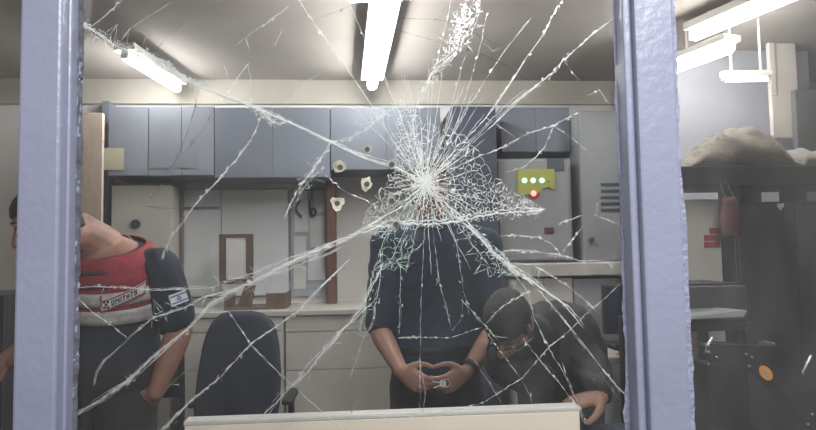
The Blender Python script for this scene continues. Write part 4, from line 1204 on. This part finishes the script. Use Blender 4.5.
def C(pts, a=1.0, b=1.0, strands=0, spread=2.5, shards=0, m='ck', jit=.9, srange=(0, 1)):
    mb = MB()
    a *= .56; b *= .56; jit *= .6
    ribbon(mb, pts, a, b, 3, jit, .9)
    d = densify(pts, 5, 0)
    for _ in range(int(strands * 1.6)):
        i = random.randrange(0, max(1, len(d) - 3)); j = min(len(d), i + random.randint(3, max(4, len(d) // 3)))
        ox, oy = random.uniform(-spread, spread), random.uniform(-spread, spread)
        seg = [(x + ox * math.sin(math.pi * (k + .3) / (j - i + .6)), y + oy * math.sin(math.pi * (k + .3) / (j - i + .6))) for k, (x, y) in enumerate(d[i:j])]
        if len(seg) > 1: ribbon(mb, seg, random.uniform(.4, .9) * a, .35 * a, 3, jit * 1.5, .8)
    for _ in range(int(shards * 1.3) + int(len(d) * .25)):
        i = int(random.uniform(*srange) * (len(d) - 2)) if random.random() < .8 else random.randrange(0, max(1, len(d) - 1))
        i = max(0, min(len(d) - 2, i)); x, y = d[i]
        an = math.atan2(d[i + 1][1] - y, d[i + 1][0] - x)
        g = spread * .55 if shards else .8
        shard(mb, x + random.gauss(0, g), y + random.gauss(0, g), random.uniform(.6, 2.4), an)
    for _ in range(int(shards * .35)):      # short cross strokes
        i = max(0, min(len(d) - 2, int(random.uniform(*srange) * (len(d) - 2)))); x, y = d[i]
        an = math.atan2(d[i + 1][1] - y, d[i + 1][0] - x) + random.choice((-1, 1)) * random.uniform(.5, 1.3); l_ = random.uniform(2, 3 + spread * 1.6)
        ribbon(mb, [(x, y), (x + l_ * math.cos(an), y + l_ * math.sin(an))], .45, .25, 3, .5)
    return mb.build('crack', M[m], w1_obj)

# long cracks, from the edge towards the centre of the break at (425,183)
C([(84, 24), (100, 36), (118, 47), (130, 52), (160, 67), (180, 77), (205, 89), (230, 98), (252, 106), (290, 122), (330, 141), (362, 156), (395, 167), (425, 183)], 1.7, 1.0, 22, 3.4, 190, srange=(0, .36))
C([(128, 51), (145, 52), (165, 62), (178, 72), (190, 80), (203, 86)], 1.3, .9, 10, 3, 70)
C([(298, -4), (306, 12), (320, 31), (342, 62), (356, 82), (367, 98), (377, 114), (393, 141), (425, 183)], 1.3, 1.0, 4, 2.0, 20)
C([(350, 5), (366, 42), (383, 74), (394, 100), (404, 126), (425, 183)], .6, .9, 2, 1.5, 8)
C([(312, 21), (350, 6)], .5, .5, m='ck_dark')
C([(480, -4), (476, 14), (466, 36), (450, 58), (432, 72), (424, 88), (417, 104), (412, 128), (425, 183)], 1.3, 1.1, 8, 4.0, 60)
C([(452, -3), (446, 22), (442, 40), (437, 62), (430, 78), (422, 100)], .8, .7, 2, 1.5, 6)
C([(487, 15), (480, 47), (470, 82), (459, 118), (446, 148), (425, 183)], 1.0, .8, 2, 1.5, 8)
C([(466, 52), (456, 88), (446, 124), (436, 152), (425, 183)], .7, .7, 1)
C([(614, 18), (601, 28), (590, 36), (565, 59), (551, 74), (535, 87), (520, 99), (495, 123), (462, 152), (425, 183)], 1.5, .8, 5, 2.0, 40, srange=(.1, .5))
C([(564, -4), (552, 17), (545, 31), (533, 49), (525, 60), (505, 91), (485, 119), (455, 151), (425, 183)], 1.4, .9, 5, 1.8, 30, srange=(.05, .6))
C([(532, 17), (505, 50), (488, 76), (470, 104), (452, 138), (425, 183)], .9, .7, 2, 1.5, 6)
C([(526, 88), (505, 106), (483, 128), (462, 148), (425, 183)], .8, .6)
C([(576, 114), (556, 124), (545, 128), (528, 133), (506, 146), (470, 160), (425, 183)], 1.1, .6, 2, 1.5, 12, srange=(0, .5))
C([(554, 126), (544, 148), (535, 158), (522, 168), (505, 172)], 1.0, .6, 1, 1, 6)
C([(554, 126), (572, 138), (593, 156)], .7, .4, 1, 1, 3)
C([(485, 117), (500, 127), (516, 138)], .8, .5)
C([(564, 61), (572, 72), (581, 83)], .7, .5, m='ck_thin')
C([(584, 98), (600, 90), (606, 100), (612, 108)], .6, .5, 1, 2, 4, m='ck_thin')
C([(399, 18), (424, 19), (447, 21), (470, 30), (495, 44), (507, 48)], .5, .5, m='ck_dark')
C([(399, 31), (425, 38), (447, 44), (477, 52), (508, 66), (530, 82)], .5, .4, m='ck_dark')
C([(478, 40), (494, 51), (506, 46)], .6, .5, m='ck_thin')
C([(404, 72), (408, 92), (412, 118)], .8, .6, 1)
# left, upper
C([(122, 1), (104, 17), (90, 27)], .9, .7, 1, 1.5, 6)
C([(172, 2), (142, 20), (120, 37)], .6, .5, m='ck_thin')
C([(190, 18), (168, 38), (151, 55)], .5, .4, m='ck_dark')
C([(287, 8), (268, 22), (252, 32), (235, 46)], 1.0, .6, 1, 1.0, 4, m='ck_thin')
C([(283, 28), (278, 38), (274, 47)], .8, .4, m='ck_thin')
C([(246, 38), (249, 50)], .8, .4)
C([(249, 63), (240, 74), (231, 87), (226, 97)], .9, .5, 1, 1, 4)
C([(248, 63), (251, 84), (246, 98)], .7, .4, m='ck_thin')
C([(224, 66), (228, 78), (231, 87)], .7, .4, m='ck_thin')
C([(320, 73), (304, 83), (293, 95), (281, 110)], .9, .6, 1, 1, 3, m='ck_green')
C([(252, 106), (262, 112), (272, 122), (282, 126)], 1.2, .7, 5, 4, 26)
C([(290, 122), (275, 122), (262, 117), (258, 112)], .8, .6, 3, 3, 10)
C([(262, 114), (258, 125), (251, 140), (241, 152), (236, 160), (228, 168), (222, 176), (212, 187), (202, 197), (192, 208), (184, 220), (171, 238), (162, 260)], 1.4, .6, 5, 1.6, 40)
C([(201, 86), (191, 121), (182, 146), (175, 161), (160, 184), (145, 206)], .5, .5, 1, .8, 3, m='ck_dark')
C([(216, 104), (206, 126), (190, 146), (180, 156)], .4, .4, m='ck_dark')
C([(333, 141), (324, 154), (318, 162), (308, 176), (298, 190), (290, 205), (284, 218)], 1.4, .7, 6, 2.4, 30)
C([(322, 168), (308, 182), (300, 194), (292, 208)], .9, .6, 3, 2, 8, m='ck_green')
C([(389, 112), (373, 123), (362, 131), (350, 139), (333, 141)], 1.1, .7, 5, 3, 20)
C([(395, 105), (384, 112), (372, 118), (364, 128)], 1.0, .7, 5, 3.5, 22, m='ck_green')
C([(326, 176), (338, 186), (350, 194), (366, 200), (380, 212), (392, 206)], .9, .8, 2, 1.5, 10)
C([(145, 206), (160, 208), (178, 209), (205, 211)], .4, .3, m='ck_dark')
# left, lower
C([(425, 190), (404, 206), (385, 216), (362, 231), (345, 240), (320, 250), (300, 258), (270, 272), (240, 288), (212, 303), (190, 327), (153, 358), (130, 380), (100, 400), (74, 416)], 1.3, 2.0, 26, 3.0, 110, srange=(.25, .95))
C([(345, 246), (312, 260), (285, 270), (255, 280), (232, 290), (204, 297), (186, 307), (153, 318), (135, 332), (120, 346), (105, 360), (97, 374), (95, 385)], .9, .8, 9, 2.5, 40, srange=(.1, .8))
C([(362, 231), (330, 243), (290, 258), (262, 270), (240, 278), (210, 288), (186, 289), (153, 290), (120, 287), (95, 286), (70, 289)], .9, .8, 6, 2.5, 26)
C([(79, 300), (92, 312), (110, 324), (127, 338)], .9, 1.2, 1, 1, 4)
C([(350, 259), (326, 282), (297, 312), (276, 327), (251, 344), (220, 377), (190, 402), (160, 432)], 1.5, 1.7, 14, 2.0, 60)
C([(228, 311), (240, 328), (251, 345), (270, 364), (292, 385), (318, 408), (346, 432)], .7, .6, 2, 1.2, 10)
C([(384, 262), (376, 280), (358, 312), (340, 334), (322, 354), (306, 374), (292, 386), (272, 406), (250, 430)], 1.3, .8, 8, 3.0, 40, srange=(.05, .7))
C([(373, 302), (356, 318), (338, 333), (322, 350), (308, 364), (294, 384)], 1.0, .8, 3, 2.5, 14)
C([(383, 250), (379, 287), (372, 323), (361, 344), (350, 380)], .9, .5, 4, 2.5, 16)
C([(274, 395), (292, 386), (310, 366), (330, 352)], .5, .5, m='ck_thin')
C([(357, 396), (352, 412), (345, 432)], .5, .5, m='ck_thin')
C([(160, 396), (186, 370), (206, 352)], .4, .4, m='ck_thin')
# below the centre
C([(420, 190), (400, 214), (384, 240), (374, 270), (366, 300), (360, 330)], 1.1, .7, 6, 2.5, 24, m='ck_green')
C([(425, 190), (410, 218), (402, 246), (400, 290), (399, 338)], .8, .6, 3, 2.0, 10, m='ck_green')
C([(428, 190), (424, 240), (421, 300), (420, 360), (420, 414)], .6, .6, 1, 1, 6, m='ck_thin')
C([(430, 190), (434, 240), (439, 280), (452, 331)], .8, .6, 3, 2.0, 12, m='ck_green')
C([(436, 192), (456, 240), (463, 286), (470, 318)], .8, .5, 2, 2, 10, m='ck_green')
C([(399, 338), (420, 337), (447, 338), (465, 333), (482, 327)], .8, .7, 1, 1, 8, m='ck_thin')
C([(380, 268), (400, 258), (418, 248), (426, 238)], .9, .6, 4, 3, 14, m='ck_green')
C([(374, 270), (392, 262), (405, 266), (415, 262)], .6, .5, 2, 3, 8, m='ck_green')
C([(462, 300), (478, 318), (494, 336), (508, 338)], .8, .5, 3, 2, 12, m='ck_green')
C([(463, 296), (462, 318), (452, 331)], .7, .5, m='ck_green')
C([(340, 414), (390, 416), (411, 416), (438, 412), (463, 408), (482, 403), (492, 397), (522, 378), (550, 346), (570, 330), (587, 313), (605, 298), (621, 283)], 1.2, .5, 1, 1, 10)
C([(432, 413.5), (438, 412), (446, 410.5)], 2.0, 1.4)  # bright glint on the crack, painted as a thick white stroke
C([(458, 409.5), (464, 407.8), (474, 405)], 2.0, 1.2)  # second glint, drawn as a short wide white stroke
C([(420, 360), (425, 392), (423, 414)], .7, .6, m='ck_thin')
# right, lower
C([(425, 186), (446, 204), (460, 220), (478, 236), (494, 252), (510, 266), (533, 282), (550, 294), (565, 305), (574, 316), (582, 326)], 1.8, 1.0, 14, 4.0, 90, srange=(.2, .75))
C([(470, 226), (486, 240), (496, 256), (500, 270), (508, 276), (514, 272), (506, 258), (494, 246)], 1.2, 1.0, 6, 3.0, 30, m='ck_green')
C([(510, 268), (533, 284), (552, 306), (572, 330), (594, 358), (616, 386), (636, 407)], 1.0, .8, 3, 1.6, 16)
C([(505, 262), (528, 292), (534, 318), (548, 347), (562, 370), (577, 400), (586, 424)], .9, .8, 3, 1.6, 12)
C([(523, 339), (540, 360), (560, 384), (581, 411)], .8, .8, 1, 1, 8)
C([(489, 336), (504, 356), (521, 379)], .7, .6, 1, 1, 5)
C([(505, 352), (520, 350), (534, 336)], .4, .4, m='ck_thin')
C([(474, 360), (490, 384), (502, 404)], .5, .4, m='ck_thin')
C([(522, 379), (530, 396), (536, 410)], .4, .4, m='ck_thin')
C([(528, 292), (512, 300), (496, 312), (486, 324)], .8, .6, 2, 1.5, 8)
C([(494, 252), (512, 250), (536, 252), (561, 255), (580, 261), (605, 262), (622, 270)], .8, .6, 4, 2.0, 22)
C([(502, 262), (533, 265), (552, 276), (566, 285), (585, 300), (600, 315)], .9, .6, 2, 1.5, 14)
C([(500, 236), (520, 235), (541, 238), (552, 244), (560, 254), (568, 262)], .8, .5, 2, 1.5, 10)
C([(564, 250), (573, 239), (585, 224)], .9, .7, 1, 1, 6)
C([(560, 223), (573, 219), (583, 215)], .8, .5, 1, 1, 5)
C([(597, 204), (596, 215), (608, 220), (622, 226)], .6, .4, 1, 1, 5, m='ck_thin')
C([(537, 282), (540, 270), (534, 264)], .6, .5, m='ck_thin')
C([(600, 372), (612, 390), (622, 402)], .4, .4, m='ck_thin')
C([(562, 362), (566, 374)], 1.4, .8)

# the dense web round the point of impact, one mass of splinters nobody could count
CX, CY = 425, 184
RAD = [(0, 78), (13, 122), (24, 78), (45, 52), (70, 46), (95, 46), (120, 52), (143, 78), (160, 60), (180, 40), (205, 36), (230, 46), (255, 58), (285, 62), (310, 64), (335, 70), (360, 78)]
def rad(a):
    a %= 360
    for (p, q_) in zip(RAD, RAD[1:]):
        if p[0] <= a <= q_[0]:
            return p[1] + (q_[1] - p[1]) * (a - p[0]) / (q_[0] - p[0])
from mathutils.geometry import delaunay_2d_cdt
def voronoi(points):
    vs, es, fs = delaunay_2d_cdt([Vector(p) for p in points], [], [], 0, 1e-6)[:3]
    cc = []
    for f in fs:
        A, B, D = vs[f[0]], vs[f[1]], vs[f[2]]
        den = 2 * (A.x * (B.y - D.y) + B.x * (D.y - A.y) + D.x * (A.y - B.y))
        if abs(den) < 1e-6: cc.append((A.x, A.y)); continue
        a2, b2, c2 = A.length_squared, B.length_squared, D.length_squared
        cc.append(((a2 * (B.y - D.y) + b2 * (D.y - A.y) + c2 * (A.y - B.y)) / den, (a2 * (D.x - B.x) + b2 * (A.x - D.x) + c2 * (B.x - A.x)) / den))
    own = {}
    for i, f in enumerate(fs):
        for k in range(3): own.setdefault(tuple(sorted((f[k], f[(k + 1) % 3]))), []).append(i)
    return [(cc[v[0]], cc[v[1]]) for v in own.values() if len(v) == 2]
web = MB()
pts = []
for _ in range(520):
    a = random.uniform(0, 360); r = rad(a) * random.random() ** .68 * 1.08
    pts.append((CX + r * math.cos(R(a)), CY + r * math.sin(R(a))))
for _ in range(150):
    r = abs(random.gauss(0, 11)); a = random.uniform(0, 6.28)
    pts.append((CX + r * math.cos(a), CY + r * math.sin(a)))
def inside(p):
    dx, dy = p[0] - CX, p[1] - CY
    return math.hypot(dx, dy) < rad(math.degrees(math.atan2(dy, dx))) * 1.02
for _ in range(260):
    k = random.random(); x = 440 + 108 * k; y = 196 + 14 * k + random.uniform(-1, 1) * (34 - 30 * k)
    pts.append((x, y))
for _ in range(110):
    k = random.random(); x = 410 - 52 * k; y = 212 + 18 * k + random.uniform(-1, 1) * (26 - 18 * k)
    pts.append((x, y))
for a, b in voronoi(pts):
    if not (inside(a) and inside(b)): continue
    L = math.hypot(a[0] - b[0], a[1] - b[1])
    if L > 30 or L < .3 or random.random() < .05: continue
    r = math.hypot(a[0] - CX, a[1] - CY)
    wd = random.uniform(.5, 1.4)
    ribbon(web, [a, b], wd, wd * .8, 3, .35, .7)
    if random.random() < .45: shard(web, (a[0] + b[0]) / 2, (a[1] + b[1]) / 2, random.uniform(.8, 2.4), math.atan2(b[1] - a[1], b[0] - a[0]))
NR = 30
for i in range(NR):
    a = (i + random.uniform(-.4, .4)) * 360 / NR
    L = rad(a) * random.uniform(.45, 1.0); dr = 0; pts = []
    for k in range(8):
        r = 2 + (L - 2) * k / 7; dr += random.uniform(-2.5, 2.5)
        pts.append((CX + r * math.cos(R(a + dr)), CY + r * math.sin(R(a + dr))))
    ribbon(web, pts, .85, .4, 4, .6, .7)
for _ in range(420):
    a = random.uniform(0, 6.28); r = abs(random.gauss(0, 13))
    shard(web, CX + r * math.cos(a), CY + r * math.sin(a), random.uniform(.6, 2.4), a)
# pale lower rim of the web
ribbon(web, [(362, 233), (375, 228), (400, 224), (430, 224), (455, 222), (480, 216), (505, 213), (544, 210)], 1.8, 1.3, 3, 1.0)
ribbon(web, [(365, 229), (390, 221), (420, 221), (450, 219), (478, 213), (520, 208), (546, 209)], 1.2, .8, 3, 1.4)
for _ in range(150):
    k = random.random(); x = 365 + 180 * k; y = 228 - 16 * k + random.gauss(0, 3)
    shard(web, x, y, random.uniform(.5, 1.8))
# fine upward and sideways needles
for a in [226, 236, 243, 250, 256, 261, 266, 271, 275, 279, 284, 288, 293, 298, 303, 309, 316, 322]:
    L = random.uniform(70, 130); aa = a + random.uniform(-2, 2); r0 = random.uniform(8, 22)
    ribbon(web, [(CX + r0 * math.cos(R(aa)), CY + r0 * math.sin(R(aa))), (CX + L * .6 * math.cos(R(aa + 1)), CY + L * .6 * math.sin(R(aa + 1))), (CX + L * math.cos(R(aa)), CY + L * math.sin(R(aa)))], .7, .35, 6, .5)
for a in [60, 72, 84, 100, 112, 40, 50, 28]:
    L = random.uniform(60, 105); r0 = random.uniform(14, 30)
    ribbon(web, [(CX + r0 * math.cos(R(a)), CY + r0 * math.sin(R(a))), (CX + L * math.cos(R(a + 2)), CY + L * math.sin(R(a + 2)))], .6, .35, 5, .6)
wo = web.build('shatter_web', M['ck'], w1_obj); wo['kind'] = 'stuff'; wo['label'] = 'dense white web of splinters at the point of impact'
# crazed patch above the centre and the loose cells below it
def crazed(quad, n, m, wdt=.6, keep=.75, shards=.5, amp=1.0):
    """a patch of small broken cells filling a four-cornered area"""
    mb = MB()
    def uv(u, v):
        a = [quad[0][i] * (1 - u) + quad[1][i] * u for i in (0, 1)]; b = [quad[3][i] * (1 - u) + quad[2][i] * u for i in (0, 1)]
        return (a[0] * (1 - v) + b[0] * v, a[1] * (1 - v) + b[1] * v)
    P = []
    for _ in range(n):
        u, v = min(1.1, max(-.1, random.gauss(.5, .27))), random.uniform(0, 1)
        P.append(uv(u, v))
    cx = sum(p[0] for p in P) / n; cy = sum(p[1] for p in P) / n
    rx = max(abs(p[0] - cx) for p in P) + 2; ry = max(abs(p[1] - cy) for p in P) + 2
    for a, b in voronoi(P):
        if any(abs(q[0] - cx) > rx or abs(q[1] - cy) > ry for q in (a, b)): continue
        L = math.hypot(a[0] - b[0], a[1] - b[1])
        if L > 16 or L < .4 or random.random() > keep: continue
        w_ = random.uniform(.6, 1.3) * wdt
        ribbon(mb, [a, b], w_, w_ * .7, 3, .4 * amp, .7)
        if random.random() < shards: shard(mb, (a[0] + b[0]) / 2, (a[1] + b[1]) / 2, random.uniform(.7, 2.0), math.atan2(b[1] - a[1], b[0] - a[0]))
    o = mb.build('crazed_patch', M[m], w1_obj); o['kind'] = 'stuff'; return o
crazed([(453, 8), (480, 0), (467, 50), (434, 70)], 150, 'ck', .8, .85, .8)
crazed([(440, 60), (458, 50), (430, 88), (418, 98)], 26, 'ck', .6, .7, .6)
crazed([(386, 100), (402, 96), (424, 140), (400, 160)], 90, 'ck', .85, .75, .6)
crazed([(404, 92), (420, 90), (424, 138), (408, 140)], 60, 'ck', .8, .75, .6)
crazed([(374, 228), (430, 228), (416, 262), (376, 282)], 46, 'ck_green', .8, .8, .5)
crazed([(362, 226), (400, 222), (396, 236), (358, 238)], 40, 'ck', .6, .8, .8)
crazed([(208, 288), (300, 256), (302, 276), (196, 308)], 90, 'ck_thin', .6, .7, .5)
crazed([(132, 318), (200, 290), (204, 300), (140, 330)], 40, 'ck_thin', .5, .6, .4)
crazed([(88, 26), (112, 34), (158, 58), (124, 58)], 50, 'ck_thin', .65, .75, .5)
crazed([(180, 74), (206, 84), (206, 92), (182, 84)], 24, 'ck_thin', .6, .7, .5)
crazed([(254, 104), (288, 112), (282, 130), (256, 122)], 40, 'ck_thin', .6, .75, .6)
crazed([(352, 118), (392, 98), (396, 116), (362, 132)], 44, 'ck_thin', .6, .75, .5)
crazed([(300, 180), (318, 158), (326, 166), (300, 204)], 34, 'ck_thin', .6, .7, .5)
crazed([(446, 224), (466, 220), (516, 276), (492, 280)], 60, 'ck', .6, .75, .6)
crazed([(316, 352), (380, 290), (388, 300), (326, 360)], 44, 'ck_thin', .55, .6, .5)

# speech holes drilled through the pane, each with a pale chipped rim
for i, (px, py, rr, ok) in enumerate(((367, 149, 5.5, 0), (340, 167, 6.5, 1), (366.5, 184, 7, 1), (337, 203, 7.5, 1), (391.5, 164, 5, 0), (391.5, 201, 5, 0), (396, 224, 4.5, 0))):
    mb = MB(); n = 11
    ring = []
    for k in range(n):
        a = 2 * math.pi * k / n; r = rr * random.uniform(.65, 1.12) * (1.12 if k % 3 == 0 else 1)
        p = gp(px + r * math.cos(a), py + r * math.sin(a)); p.y = YG - .0008
        ring.append(p)
    mb.prism(ring, (0, .0006, 0))
    rim = mb.build('chipped_rim', M['chip'] if ok else crack_mat('pale_chip', (.5, .5, .44), .35), w1_obj)
    c = at(px + .3, py + .2, YG - .0014)
    MB().cyl(c, c + Vector((0, .0006, 0)), 2.7 * PXM, 18).build('drilled_hole', M['hole'], w1_obj)
